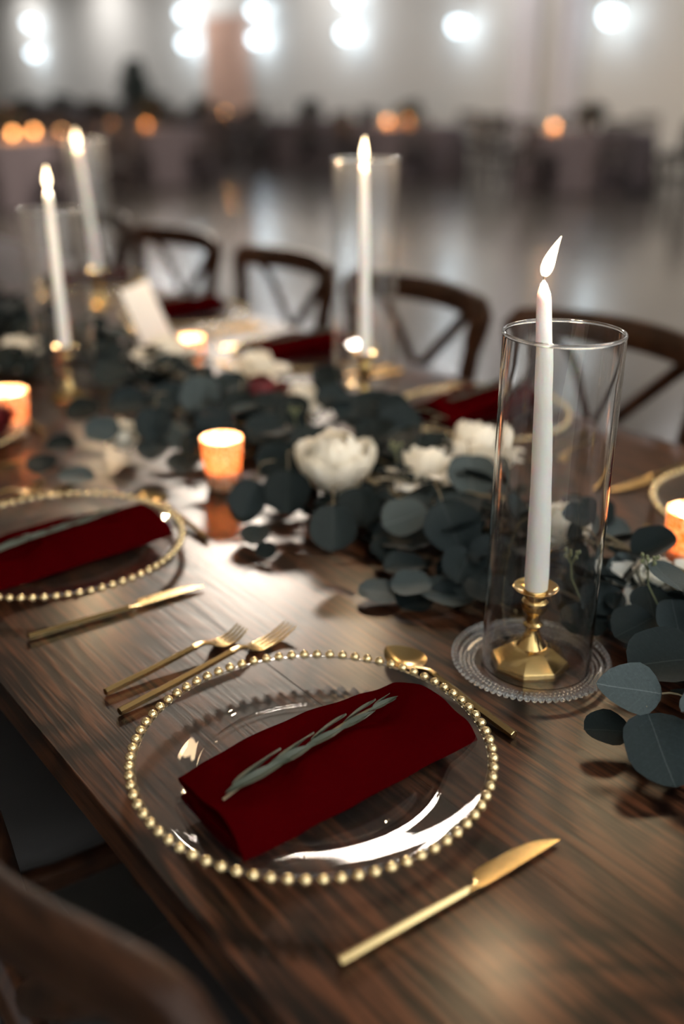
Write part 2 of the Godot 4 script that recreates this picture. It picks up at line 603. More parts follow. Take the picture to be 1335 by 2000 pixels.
func chair_geos() -> Dictionary:
	# local: seat centre at origin, sitter faces +x, back at -x
	var d := {}
	var oval := func(a: float, b: float, n: int) -> PackedVector2Array:
		var r := PackedVector2Array()
		for j in n:
			var q := TAU * j / n
			r.append(Vector2(signf(cos(q)) * pow(absf(cos(q)), 0.7) * a, signf(sin(q)) * pow(absf(sin(q)), 0.7) * b))
		return r
	var g := Geo.new()
	# top rail: flat bentwood bow
	var pts := bent([Vector3(-0.203, 0.785, 0.214), Vector3(-0.208, 0.848, 0.230), Vector3(-0.214, 0.866, 0.218), Vector3(-0.262, 0.869, 0.100), Vector3(-0.275, 0.870, 0.0), Vector3(-0.262, 0.869, -0.100), Vector3(-0.214, 0.866, -0.218), Vector3(-0.208, 0.848, -0.230), Vector3(-0.203, 0.785, -0.214)], 28)
	var secs := []
	var sides := []
	for i in pts.size():
		var e := absf(i / 28.0 - 0.5) * 2.0
		secs.append(oval.call(0.0145, lerpf(0.031, 0.024, clampf((e - 0.78) / 0.2, 0, 1)), 12))
		sides.append(Vector3(1, 0.12, 0))
	var rail := Geo.new()
	var rows := []
	for i in pts.size():
		var dd: Vector3 = (pts[mini(i + 1, 28)] - pts[maxi(i - 1, 0)]).normalized()
		var s: Vector3 = (Vector3(1, 0.10, 0) - dd * dd.dot(Vector3(1, 0.10, 0))).normalized()
		var u := s.cross(dd)
		var r := PackedVector3Array()
		for q in secs[i]:
			r.append(pts[i] + s * q.x + u * q.y)
		rows.append(r)
	rail.grid(rows, true, true, false, 0.3, 1.0)
	rail.along(2, 1.4, 1.6)
	d["top_rail"] = rail
	d["posts"] = []
	for s in [-1.0, 1.0]:
		var q := Geo.new()
		q.tube(bent([Vector3(-0.245, 0.0, s * 0.175), Vector3(-0.205, 0.25, s * 0.168), Vector3(-0.188, 0.45, s * 0.172), Vector3(-0.19, 0.62, s * 0.194), Vector3(-0.205, 0.80, s * 0.217)], 12), [0.016, 0.018, 0.020, 0.021, 0.022, 0.022, 0.022, 0.022, 0.022, 0.022, 0.021, 0.020, 0.018], 10)
		q.along(1, 1.4, 1.6)
		d["posts"].append(q)
	d["cross"] = []
	for s in [-1.0, 1.0]:
		var q := Geo.new()
		q.tube(bent([Vector3(-0.195, 0.47, s * 0.155), Vector3(-0.222, 0.60, s * 0.075), Vector3(-0.238 - 0.006 * s, 0.70, -s * 0.01), Vector3(-0.246, 0.80, -s * 0.11), Vector3(-0.236, 0.85, -s * 0.165)], 10), 0.0105, 8, 1.3)
		q.along(1, 1.4, 1.6)
		d["cross"].append(q)
	# seat frame
	var seat := Geo.new()
	var outline := func(k: float) -> PackedVector2Array:
		var r := PackedVector2Array()
		for j in 32:
			var a := TAU * j / 32
			var x := signf(cos(a)) * pow(absf(cos(a)), 0.55) * 0.205 * k
			var z := signf(sin(a)) * pow(absf(sin(a)), 0.55) * (0.20 + 0.015 * cos(a)) * k
			r.append(Vector2(x, z))
		return r
	var sr := []
	for lv in [[0.425, 0.95], [0.43, 1.0], [0.452, 1.0], [0.458, 0.96]]:
		var r := PackedVector3Array()
		for q in outline.call(lv[1]):
			r.append(Vector3(q.x, lv[0], q.y))
		sr.append(r)
	seat.grid(sr, true, true)
	seat.along(0, 1.4, 1.6)
	d["seat"] = seat
	var cu := Geo.new()
	sr = []
	for lv in [[0.459, 0.90], [0.463, 0.955], [0.478, 0.975], [0.493, 0.94], [0.502, 0.80], [0.506, 0.5], [0.507, 0.15]]:
		var r := PackedVector3Array()
		for q in outline.call(lv[1]):
			r.append(Vector3(q.x, lv[0] + 0.002 * sin(q.x * 40.0) * sin(q.y * 37.0), q.y))
		sr.append(r)
	cu.grid(sr, true, true)
	d["cushion"] = cu
	d["legs"] = []
	for s in [-1.0, 1.0]:
		var q := Geo.new()
		q.tube([Vector3(0.17, 0.43, s * 0.165), Vector3(0.18, 0.2, s * 0.178), Vector3(0.19, 0.0, s * 0.188)], [0.019, 0.017, 0.013], 10)
		q.along(1, 1.4, 1.6)
		d["legs"].append(q)
	d["stretch"] = []
	for e in [[Vector3(0.183, 0.17, 0.18), Vector3(-0.212, 0.17, 0.168)], [Vector3(0.183, 0.17, -0.18), Vector3(-0.212, 0.17, -0.168)], [Vector3(-0.02, 0.17, 0.174), Vector3(-0.02, 0.17, -0.174)]]:
		var q := Geo.new()
		q.tube([e[0], (e[0] + e[1]) / 2, e[1]], [0.009, 0.011, 0.009], 8)
		d["stretch"].append(q)
	return d

func make_chair(d: Dictionary, label: String) -> Node3D:
	var t := thing("dining_chair", label, "chair")
	t.set_meta("group", "cross-back chairs at the long table")
	part("top_rail", d.top_rail, mats.chair_wood, t)
	for q in d.posts:
		part("back_post", q, mats.chair_wood, t)
	for q in d.cross:
		part("cross_brace", q, mats.chair_wood, t)
	part("seat", d.seat, mats.chair_wood, t)
	var cu := part("cushion", d.cushion, mats.linen, t, 60)
	for q in d.legs:
		part("leg", q, mats.chair_wood, t)
	for q in d.stretch:
		part("stretcher", q, mats.chair_wood, t)
	for s in [-1.0, 1.0]:   # cushion ties knotted round the back posts
		var g := Geo.new()
		var k := Vector3(-0.213, 0.50, s * 0.176)
		g.ball(k, 0.008, 0.007)
		g.tube(bent([Vector3(-0.17, 0.475, s * 0.15), Vector3(-0.195, 0.485, s * 0.20), k], 6), 0.004, 6, 0.5)
		g.tube(bent([Vector3(-0.165, 0.475, s * 0.12), Vector3(-0.20, 0.47, s * 0.12), Vector3(-0.218, 0.485, s * 0.15), k], 8), 0.004, 6, 0.5)
		g.tube(bent([k, k + Vector3(-0.012, 0.022, 0.008), k + Vector3(-0.02, 0.052, 0.012), k + Vector3(-0.022, 0.06, 0.0), k + Vector3(-0.016, 0.05, -0.008), k + Vector3(-0.006, 0.02, -0.005), k], 14), 0.0045, 6, 0.4)
		g.tube(bent([k, k + Vector3(-0.016, 0.01, 0.02), k + Vector3(-0.024, 0.03, 0.036), k + Vector3(-0.025, 0.06, 0.038)], 8), 0.0042, 6, 0.4)
		g.tube(bent([k, k + Vector3(-0.014, -0.02, -0.01), k + Vector3(-0.02, -0.05, -0.014)], 8), 0.0042, 6, 0.4)
		part("tie", g, mats.linen, cu)
	return t

func make_chairs(d: Dictionary) -> void:
	var near := make_chair(d, "cross-back wooden chair pulled up to the nearest burgundy napkin, cushion tied on")
	near.position = Vector3(0.125, 0, -0.57)
	dup(near, Vector3(0.125, 0, -1.13), 0.0, "cross-back wooden chair in front of the second glass charger on the near side", "cross-back chairs at the long table")
	dup(near, Vector3(0.11, 0, -1.69), 0.03, "cross-back wooden chair beside the gold votive at the left table edge", "cross-back chairs at the long table")
	var names := ["cross-back chair seen through and right of the nearest hurricane glass", "cross-back chair directly behind the second tall hurricane candle", "cross-back chair behind the burgundy napkin next to the white menu card", "cross-back chair behind the lit votive and white rose, far side of table", "cross-back chair farthest up the table beside the two distant candles"]
	for i in 5:
		dup(near, Vector3(1.10 + [0.0, 0.0, 0.01, 0.0, 0.02][i], 0, [-1.18, -1.755, -2.31, -2.88, -3.50][i]), PI + [0.03, 0.0, -0.04, 0.05, 0.0][i], names[i], "cross-back chairs at the long table")

# ---------------------------------------------------------------- place settings
func make_charger() -> Node3D:
	var t := thing("charger_plate", "clear glass charger", "plate")
	var g := Geo.new()
	# lathed, 3 mm thick: foot, flat well, sloped shoulder, wide rim
	g.lathe([Vector2(0.0, 0.006), Vector2(0.085, 0.006), Vector2(0.100, 0.0065), Vector2(0.108, 0.009), Vector2(0.114, 0.0125), Vector2(0.122, 0.0145), Vector2(0.136, 0.0165), Vector2(0.148, 0.0195), Vector2(0.1525, 0.0205), Vector2(0.1535, 0.0193),
		Vector2(0.1525, 0.018), Vector2(0.148, 0.0165), Vector2(0.136, 0.0135), Vector2(0.122, 0.0115), Vector2(0.115, 0.0095), Vector2(0.110, 0.006), Vector2(0.104, 0.0012), Vector2(0.100, 0.0003), Vector2(0.096, 0.0012), Vector2(0.09, 0.003), Vector2(0.0, 0.003)], 128)
	part("plate_body", g, mats.glass_sheet, t, 30)
	g = Geo.new()
	g.lathe([Vector2(0.1528, 0.0190), Vector2(0.1555, 0.0178), Vector2(0.158, 0.0184), Vector2(0.1555, 0.0200)], 96, true)
	part("rim_thread", g, mats.glass_solid, t, 60)
	g = Geo.new()
	g.ball(Vector3.ZERO, 0.0047, 0.0047, 14, 9)
	var bm := g.build(80)
	for i in 76:
		var a := TAU * i / 76
		var b := mesh_node("bead", bm, mats.glass_bead, t)
		b.position = Vector3(cos(a) * 0.1580, 0.0196, sin(a) * 0.1580)
	return t

func make_napkin() -> Node3D:
	# folded in layers: cross-section runs over z, the roll runs along x
	var t := thing("napkin", "burgundy napkin", "napkin")
	var nz := noise(77, 1.0, 2)
	var spiral := func(pts: Array, th: float, called: String, x0: float, x1: float, wav: float, skew: float) -> void:
		var line := bent(pts, 44)
		var rows := []
		var n := 40
		for i in n + 1:
			var f := i / float(n)
			var x := lerpf(x0, x1, f)
			var up := []
			var dn := []
			for j in line.size():
				var q: Vector3 = line[j]
				var d: Vector3 = (line[mini(j + 1, line.size() - 1)] - line[maxi(j - 1, 0)]).normalized()
				var nrm := Vector3(0, d.z, -d.y)
				var lift := clampf((q.y - 0.003) / 0.02, 0, 1)
				var wob := Vector3(0, nz.get_noise_3d(x * 9.0, q.z * 14.0, 3.0) * wav * 2.0 * lift, nz.get_noise_3d(x * 9.0, q.y * 60.0, 9.0) * wav * 0.7)
				var sag := 0.0035 * lift * sin(f * PI) - 0.0015 * lift
				var sk := skew * (q.z + 0.05)
				var b := Vector3(x + sk * (0.6 if f > 0.5 else -0.4), q.y + sag, q.z) + wob
				up.append(b + nrm * th * 0.5)
				dn.append(b - nrm * th * 0.5)
			dn.reverse()
			rows.append(PackedVector3Array(up + dn))
		var g := Geo.new()
		g.grid(rows, true, false)
		var from := g.p.size()
		for e in [0, n]:
			var r: PackedVector3Array = rows[e]
			var m := r.size()
			for j in m / 2 - 1:
				var a := r[j]; var b := r[j + 1]; var c := r[m - 2 - j]; var dd := r[m - 1 - j]
				if e == 0:
					g.tri(a, c, b); g.tri(a, dd, c)
				else:
					g.tri(a, b, c); g.tri(a, c, dd)
		g.fix(0)
		part(called, g, mats.napkin, t, 50)
	# z is across: -0.052 is the diner's left, +0.052 the right
	spiral.call([Vector3(0, 0.0040, 0.030), Vector3(0, 0.0035, 0.0), Vector3(0, 0.0035, -0.038), Vector3(0, 0.0065, -0.045), Vector3(0, 0.0095, -0.038), Vector3(0, 0.0090, 0.0), Vector3(0, 0.0085, 0.040), Vector3(0, 0.0112, 0.0475), Vector3(0, 0.0142, 0.040), Vector3(0, 0.0145, 0.0), Vector3(0, 0.0150, -0.036)], 0.0019, "under_fold", -0.121, 0.112, 0.0016, 0.03)
	spiral.call([Vector3(0, 0.0180, -0.020), Vector3(0, 0.0178, -0.046), Vector3(0, 0.0198, -0.0535), Vector3(0, 0.0230, -0.0495), Vector3(0, 0.0262, -0.028), Vector3(0, 0.0290, 0.000), Vector3(0, 0.0278, 0.022), Vector3(0, 0.0225, 0.039), Vector3(0, 0.0160, 0.0475), Vector3(0, 0.0110, 0.0520), Vector3(0, 0.0085, 0.0535)], 0.0021, "top_fold", -0.118, 0.118, 0.0045, 0.12)
	return t

func leaf_geo(l: float, w: float, kind: int, cup: float, bend: float, seed_: int) -> Geo:
	# base at origin, tip along +x, face up +y
	var g := Geo.new()
	var rows := []
	var nx := 10
	var ny := 6
	var r2 := RandomNumberGenerator.new()
	r2.seed = seed_
	var ph := r2.randf() * 6.0
	for i in nx + 1:
		var f := i / float(nx)
		var ff := 0.5 - 0.5 * cos(f * PI)
		var hw: float
		if kind == 0:      # silver dollar: nearly round
			hw = w * 0.5 * pow(maxf(0.0, 4.0 * ff * (1.0 - ff)), 0.5) * (0.93 + 0.10 * ff)
		elif kind == 1:    # ovate
			hw = w * 0.5 * pow(maxf(0.0, sin(PI * pow(ff, 0.8))), 0.75)
		else:              # lance
			hw = w * 0.5 * pow(maxf(0.0, sin(PI * pow(ff, 0.85))), 0.9)
		hw *= 1.0 + 0.05 * sin(ff * 9.0 + ph)
		var r := PackedVector3Array()
		for j in ny + 1:
			var s := j / float(ny) * 2.0 - 1.0
			var y := cup * hw * s * s + bend * l * (ff - ff * ff * 0.4) * ff + 0.012 * l * sin(ff * 7.0 + ph + s * 2.0)
			y -= 0.02 * l * maxf(0.0, 1.0 - absf(s) * 4.0)
			r.append(Vector3(ff * l, y, s * hw))
		rows.append(r)
	g.grid(rows)
	# uv across, along
	for i in g.p.size():
		g.t[i] = Vector2(0.5 + g.p[i].z / w, g.p[i].x / l)
	return g

func make_sprig() -> Node3D:
	# a stem laid along +x with narrow leaves folded round it
	var t := thing("olive_sprig", "olive sprig", "sprig")
	var g := Geo.new()
	g.tube(bent([Vector3(-0.100, 0.002, 0.004), Vector3(-0.05, 0.004, -0.001), Vector3(0.0, 0.005, 0.001), Vector3(0.05, 0.005, -0.002), Vector3(0.088, 0.005, 0.001)], 16), 0.0011, 6)
	part("stem", g, mats.stem, t)
	var spots := [[-0.096, 0.05, 0.064, 0.0085], [-0.086, -0.075, 0.056, 0.0070], [-0.056, 0.085, 0.050, 0.0090], [-0.044, -0.06, 0.050, 0.0065], [-0.014, 0.075, 0.046, 0.0070], [-0.002, -0.07, 0.046, 0.0065], [0.026, 0.07, 0.042, 0.0065], [0.036, -0.055, 0.044, 0.0060], [0.062, 0.06, 0.036, 0.0055], [0.072, -0.09, 0.026, 0.0040], [0.078, 0.16, 0.018, 0.0035]]
	for i in spots.size():
		var s: Array = spots[i]
		var l := part("leaf", leaf_geo(s[2], s[3], 2, 0.55, 0.04, 300 + i), mats.olive_leaf, t, 80)
		l.position = Vector3(s[0], 0.0052 + 0.0008 * (i % 3), 0.002 * (1 if s[1] > 0 else -1))
		l.rotation = Vector3(0.5 * (1 if s[1] > 0 else -1), -s[1], 0.04)
	return t

func hexa(a: float, b: float) -> PackedVector2Array:
	var r := PackedVector2Array()
	for j in 6:
		var q := TAU * (j + 0.5) / 6
		r.append(Vector2(cos(q) * a, sin(q) * b))
	return r

func rect(a: float, b: float) -> PackedVector2Array:
	return PackedVector2Array([Vector2(a, -b * 0.5), Vector2(a, b * 0.5), Vector2(a * 0.6, b), Vector2(-a * 0.6, b), Vector2(-a, b * 0.5), Vector2(-a, -b * 0.5), Vector2(-a * 0.6, -b), Vector2(a * 0.6, -b)])

func handle(l: float, lift: float) -> Geo:   # straight hexagonal bar from x = 0 to l
	var g := Geo.new()
	g.sweep([Vector3(0, 0.0045, 0), Vector3(0.0008, 0.0045, 0), Vector3(l * 0.5, 0.0047 + lift * 0.35, 0), Vector3(l, 0.0045 + lift, 0)], [hexa(0.0042, 0.0038), hexa(0.0046, 0.0043), hexa(0.0042, 0.0040), hexa(0.0036, 0.0033)], [Vector3.BACK])
	return g

func make_fork(l: float) -> Node3D:
	var t := thing("fork", "gold fork", "fork")
	var hl := l * 0.62
	part("handle", handle(hl, 0.007), mats.gold, t, 25)
	var g := Geo.new()
	var path := [Vector3(hl, 0.0115, 0), Vector3(hl + 0.010, 0.0122, 0), Vector3(hl + 0.018, 0.0105, 0), Vector3(hl + 0.024, 0.0070, 0), Vector3(hl + 0.031, 0.0042, 0), Vector3(hl + 0.037, 0.0032, 0)]
	g.sweep(path, [rect(0.0034, 0.0030), rect(0.0030, 0.0022), rect(0.0032, 0.0018), rect(0.0068, 0.0013), rect(0.0100, 0.0011), rect(0.0108, 0.0010)], [Vector3.BACK])
	part("neck", g, mats.gold, t)
	var e := hl + 0.0365
	for k in 4:
		var z := (k - 1.5) * 0.0058
		g = Geo.new()
		var rl := l - e
		g.sweep([Vector3(e, 0.0032, z), Vector3(e + rl * 0.3, 0.0030, z), Vector3(e + rl * 0.6, 0.0050, z * 0.98), Vector3(e + rl * 0.9, 0.0098, z * 0.95), Vector3(l, 0.0122, z * 0.94)], [rect(0.0019, 0.0010), rect(0.0018, 0.0010), rect(0.0016, 0.0010), rect(0.0012, 0.0008), rect(0.0006, 0.0005)], [Vector3.BACK])
		part("tine", g, mats.gold, t)
	return t

func make_knife() -> Node3D:
	var t := thing("knife", "gold knife", "knife")
	part("handle", handle(0.118, 0.0), mats.gold, t, 25)
	var g := Geo.new()
	var rows := []
	# blade lies flat; cutting edge on -z, spine on +z
	var st := [[0.116, 0.0034, -0.0034, 0.0030], [0.122, 0.0030, -0.0030, 0.0020], [0.128, 0.0034, -0.0050, 0.0013], [0.1315, 0.0036, -0.0118, 0.0010], [0.136, 0.0036, -0.0128, 0.0010], [0.150, 0.0034, -0.0135, 0.0009], [0.170, 0.0030, -0.0135, 0.0009], [0.188, 0.0024, -0.0118, 0.0008], [0.200, 0.0018, -0.0085, 0.0007], [0.210, 0.0010, -0.0035, 0.0006], [0.2135, 0.0004, -0.0008, 0.0004]]
	for s in st:
		var z1: float = s[1]
		var z0: float = s[2]
		var h: float = s[3]
		var y := 0.0042
		rows.append(PackedVector3Array([Vector3(s[0], y - h, z1), Vector3(s[0], y + h, z1), Vector3(s[0], y + h, lerpf(z1, z0, 0.45)), Vector3(s[0], y + h * 0.15, z0), Vector3(s[0], y - h * 0.15, z0), Vector3(s[0], y - h, lerpf(z1, z0, 0.45))]))
	g.grid(rows, true, true)
	part("blade", g, mats.gold, t, 30)
	return t

func make_spoon(l: float) -> Node3D:
	var t := thing("spoon", "gold spoon", "spoon")
	var hl := l * 0.60
	part("handle", handle(hl, 0.007), mats.gold, t, 25)
	var g := Geo.new()
	g.sweep([Vector3(hl - 0.001, 0.0115, 0), Vector3(hl + 0.008, 0.0122, 0), Vector3(hl + 0.016, 0.0105, 0), Vector3(hl + 0.026, 0.0085, 0)], [rect(0.0034, 0.0030), rect(0.0028, 0.0022), rect(0.0026, 0.0016), rect(0.005, 0.0010)], [Vector3.BACK])
	part("neck", g, mats.gold, t)
	g = Geo.new()
	var x0 := hl + 0.020
	var bl := l - x0
	var top := []
	var bot := []
	for i in 13:
		var f := i / 12.0
		var hw := 0.0205 * pow(maxf(0.0, sin(PI * pow(f * 0.985 + 0.0075, 0.85))), 0.62)
		var r := PackedVector3Array()
		for j in 9:
			var s := j / 8.0 * 2 - 1
			var dep := 0.0085 * sin(PI * clampf(f, 0.02, 0.98)) * (1.0 - s * s)
			r.append(Vector3(x0 + bl * f, 0.0105 - 0.0015 * f - dep, s * hw))
		for j in 9:
			var q := r[8 - j]
			r.append(q + Vector3(0, -0.0009, 0))
		top.append(r)
	g.grid(top, true, true)
	part("bowl", g, mats.gold, t, 50)
	return t

# ---------------------------------------------------------------- candles
func flame_geo(h: float, lean: Vector3) -> Geo:
	var path := []
	var rad := []
	for i in 15:
		var f := i / 14.0
		path.append(Vector3(0, f * h, 0) + lean * (f * 0.55 + f * f * 0.45))
		rad.append(maxf(0.0002, 0.0056 * h / 0.034 * pow(sin(PI * pow(f * 0.94 + 0.03, 0.54)), 1.05)))
	var g := Geo.new()
	g.tube(path, rad, 12)
	return g

func flame_on(parent: Node3D, at: Vector3, h: float, lean: Vector3, energy: float) -> void:
	var wick := Geo.new()
	wick.tube([at + Vector3(0, -0.004, 0), at + Vector3(0, 0.004, 0), at + Vector3(0, 0.008, 0) + lean * 0.12], 0.0008, 6)
	var w := part("wick", wick, mats.wick, parent)
	var f := part("flame", flame_geo(h, lean), mats.flame, parent, 80)
	f.position = at + Vector3(0, 0.0035, 0)
	var l := OmniLight3D.new()
	l.name = "flame_light"
	l.light_color = Color(1.0, 0.85, 0.66)
	l.light_energy = energy
	l.light_size = 0.008
	l.omni_range = 60.0
	l.omni_attenuation = 2.0
	l.shadow_enabled = true
	parent.add_child(l)
	l.position = at + Vector3(0, 0.0035 + h * 0.45, 0) + lean * 0.4

func make_candle(label: String, at: Vector3, h: float, lean: Vector3, tilt: Vector3, r0: float, r1: float) -> void:
	var t := thing("taper_candle", label, "candle", at, 0.0, "white taper candles")
	var g := Geo.new()
	var prof := [Vector2(0, 0), Vector2(r0 * 0.96, 0), Vector2(r0 * 0.98, 0.012), Vector2(r0, 0.020)]
	for i in 9:
		var f := (i + 1) / 9.0
		prof.append(Vector2(lerpf(r0, r1, f) + 0.00025 * sin(i * 2.3), 0.020 + (h - 0.036) * f))
	prof.append_array([Vector2(r1 * 0.88, h - 0.010), Vector2(r1 * 0.62, h - 0.005), Vector2(r1 * 0.42, h - 0.001), Vector2(r1 * 0.30, h - 0.0005), Vector2(r1 * 0.12, h + 0.0018), Vector2(0, h + 0.002)])
	g.lathe(prof, 28)
	for i in g.p.size():
		g.p[i] += tilt * (g.p[i].y / h) * (g.p[i].y / h) * 0.6 + tilt * (g.p[i].y / h) * 0.4
	part("wax", g, mats.wax, t, 60)
	flame_on(t, Vector3(0, h + 0.002, 0) + tilt, 0.034, lean, CANDLE_E)

func make_holder(label: String, at: Vector3, h: float, foot: float) -> void:
	# eight-sided foot, turned stem, drip pan
	var t := thing("candle_holder", label, "candle holder", at, 0.2, "brass candle holders")
	var g := Geo.new()
	var rows := []
	for q in [[0.0, foot], [0.0035, foot * 1.01], [0.007, foot * 0.985], [0.0085, foot * 0.95], [0.019, foot * 0.58], [0.021, foot * 0.50], [0.0225, foot * 0.36]]:
		var r := PackedVector3Array()
		for j in 8:
			var a := TAU * (j + 0.5) / 8
			r.append(Vector3(cos(a) * q[1], q[0], sin(a) * q[1]))
		rows.append(r)
	g.grid(rows, true, true)
	part("foot", g, mats.brass, t, 20)
	g = Geo.new()
	var k := (h - 0.022) / 0.068
	var y := func(v: float) -> float: return 0.0215 + v * k
	g.lathe([Vector2(0, 0.0215), Vector2(0.0155, 0.0215), Vector2(0.012, y.call(0.006)), Vector2(0.0085, y.call(0.014)), Vector2(0.0068, y.call(0.020)), Vector2(0.0075, y.call(0.0225)), Vector2(0.0098, y.call(0.0245)), Vector2(0.0098, y.call(0.0262)), Vector2(0.0072, y.call(0.0285)), Vector2(0.0062, y.call(0.034)), Vector2(0.0075, y.call(0.0375)), Vector2(0.0118, y.call(0.0425)), Vector2(0.0135, y.call(0.048)), Vector2(0.0128, y.call(0.0525)), Vector2(0.0137, y.call(0.0538)), Vector2(0.0128, y.call(0.0552)), Vector2(0.0108, y.call(0.0575)), Vector2(0.0112, h - 0.0035), Vector2(0, h - 0.0035)], 36)
	part("stem", g, mats.brass, t, 35)
	g = Geo.new()
	g.lathe([Vector2(0, h - 0.0045), Vector2(0.0115, h - 0.0045), Vector2(0.0195, h - 0.0022), Vector2(0.0225, h - 0.0002), Vector2(0.0228, h + 0.0008), Vector2(0.0222, h + 0.0010), Vector2(0.019, h - 0.0008), Vector2(0.0125, h - 0.0022), Vector2(0.0118, h - 0.0005), Vector2(0.0112, h - 0.0005), Vector2(0.0108, h - 0.003), Vector2(0, h - 0.003)], 48)
	part("drip_pan", g, mats.brass, t, 40)

func make_hurricane(label: String, at: Vector3, h: float, r: float) -> void:
	var t := thing("hurricane_glass", label, "glass cylinder", at, 0.0, "clear hurricane glasses")
	var g := Geo.new()
	var w := 0.0024
	var rows := [Vector2(r - w, 0.0006), Vector2(r - w * 0.5, 0), Vector2(r, 0.0006)]
	for i in 10:
		rows.append(Vector2(r, 0.002 + (h - 0.006) * i / 9.0))
	rows.append_array([Vector2(r - w, h - 0.004)])
	for i in 9:
		rows.append(Vector2(r - w, 0.002 + (h - 0.006) * (8 - i) / 9.0))
	g.lathe(rows, 72, true)
	part("cylinder", g, mats.glass_solid if label.contains("nearest") else mats.glass_sheet, t, 40)
	g = Geo.new()
	var ring := []
	for j in 10:
		var a := TAU * j / 10
		ring.append(Vector2(r - w * 0.5 + cos(a) * w * 0.62, h - 0.0038 + sin(a) * w * 0.75 + 0.0016))
	g.lathe(ring, 72, true)
	part("rim", g, mats.glass_solid, t, 60)

func make_coaster(label: String, at: Vector3, r: float) -> void:
	var t := thing("glass_coaster", label, "glass dish", at, 0.0, "pressed glass dishes under the candles")
	var g := Geo.new()
	g.lathe([Vector2(0, 0.0042), Vector2(r * 0.80, 0.0042), Vector2(r * 0.90, 0.0062), Vector2(r * 0.97, 0.0115), Vector2(r, 0.0128), Vector2(r * 1.01, 0.0118), Vector2(r * 0.97, 0.0075), Vector2(r * 0.90, 0.0025), Vector2(r * 0.85, 0.0), Vector2(r * 0.80, 0.0), Vector2(r * 0.78, 0.0015), Vector2(0, 0.0015)], 72)
	part("dish", g, mats.glass_sheet, t, 40)
	g = Geo.new()
	g.ball(Vector3.ZERO, 0.0033, 0.0033, 10, 6)
	var bm := g.build(80)
	for i in 72:
		var a := TAU * i / 72
		var b := mesh_node("rim_bead", bm, mats.glass_solid, t)
		b.position = Vector3(cos(a) * r * 0.985, 0.0108, sin(a) * r * 0.985)
	g = Geo.new()
	g.ball(Vector3.ZERO, 0.0018, 0.0014, 8, 4)
	var dots := []
	for ring in 4:
		var rr := r * (0.905 - 0.055 * ring)
		var n := 96 - ring * 6
		for i in n:
			var a := TAU * (i + 0.5 * (ring % 2)) / n
			var e: Vector2 = Vector2(0.905, 0.0068) if ring == 0 else Vector2(0, 0.0048)
			dots.append(Transform3D(Basis(), Vector3(cos(a) * rr, e.y, sin(a) * rr)))
	var mm := MultiMesh.new()
	mm.transform_format = MultiMesh.TRANSFORM_3D
	mm.mesh = g.build(80)
	mm.instance_count = dots.size()
	for i in dots.size():
		mm.set_instance_transform(i, dots[i])
	var mi := MultiMeshInstance3D.new()
	mi.name = "hobnails"
	mi.multimesh = mm
	mi.material_override = mats.glass_solid
	mi.set_meta("kind", "stuff")
	t.add_child(mi)

func make_votive(label: String, at: Vector3, r: float, h: float, lit := true) -> void:
	var t := thing("votive_candle", label, "votive candle", at, 0.7, "gold mercury glass votives")
	var g := Geo.new()
	g.lathe([Vector2(0, 0.0), Vector2(r * 0.72, 0.0), Vector2(r * 0.78, 0.002), Vector2(r * 0.86, h * 0.35), Vector2(r * 0.96, h * 0.75), Vector2(r, h - 0.001), Vector2(r * 0.985, h), Vector2(r * 0.965, h - 0.001), Vector2(r * 0.92, h * 0.75), Vector2(r * 0.82, h * 0.35), Vector2(r * 0.74, 0.008), Vector2(0, 0.008)], 40)
	for i in g.p.size():
		g.t[i] = Vector2(atan2(g.p[i].z, g.p[i].x) / TAU + 0.5, g.p[i].y / h)
	for i in range(0, g.p.size(), 3):   # the seam of the wrap
		if maxf(g.t[i].x, maxf(g.t[i + 1].x, g.t[i + 2].x)) - minf(g.t[i].x, minf(g.t[i + 1].x, g.t[i + 2].x)) > 0.5:
			for k in 3:
				if g.t[i + k].x < 0.5:
					g.t[i + k].x += 1.0
	part("cup", g, mats.mercury_glass, t, 50)
	g = Geo.new()
	g.lathe([Vector2(0, 0.0085), Vector2(r * 0.72, 0.0085), Vector2(r * 0.76, h * 0.36), Vector2(r * 0.70, h * 0.385), Vector2(0, h * 0.375)], 28)
	part("wax", g, mats.wax, t)
	if lit:
		flame_on(t, Vector3(0, h * 0.38 + 0.002, 0), 0.026, Vector3(0.002, 0, 0), VOTIVE_E)

# ---------------------------------------------------------------- garland and flowers
func garland_at(s: float) -> Vector3:
	return garland_line.sample_baked(s * garland_line.get_baked_length(), true)

var garland_line := Curve3D.new()

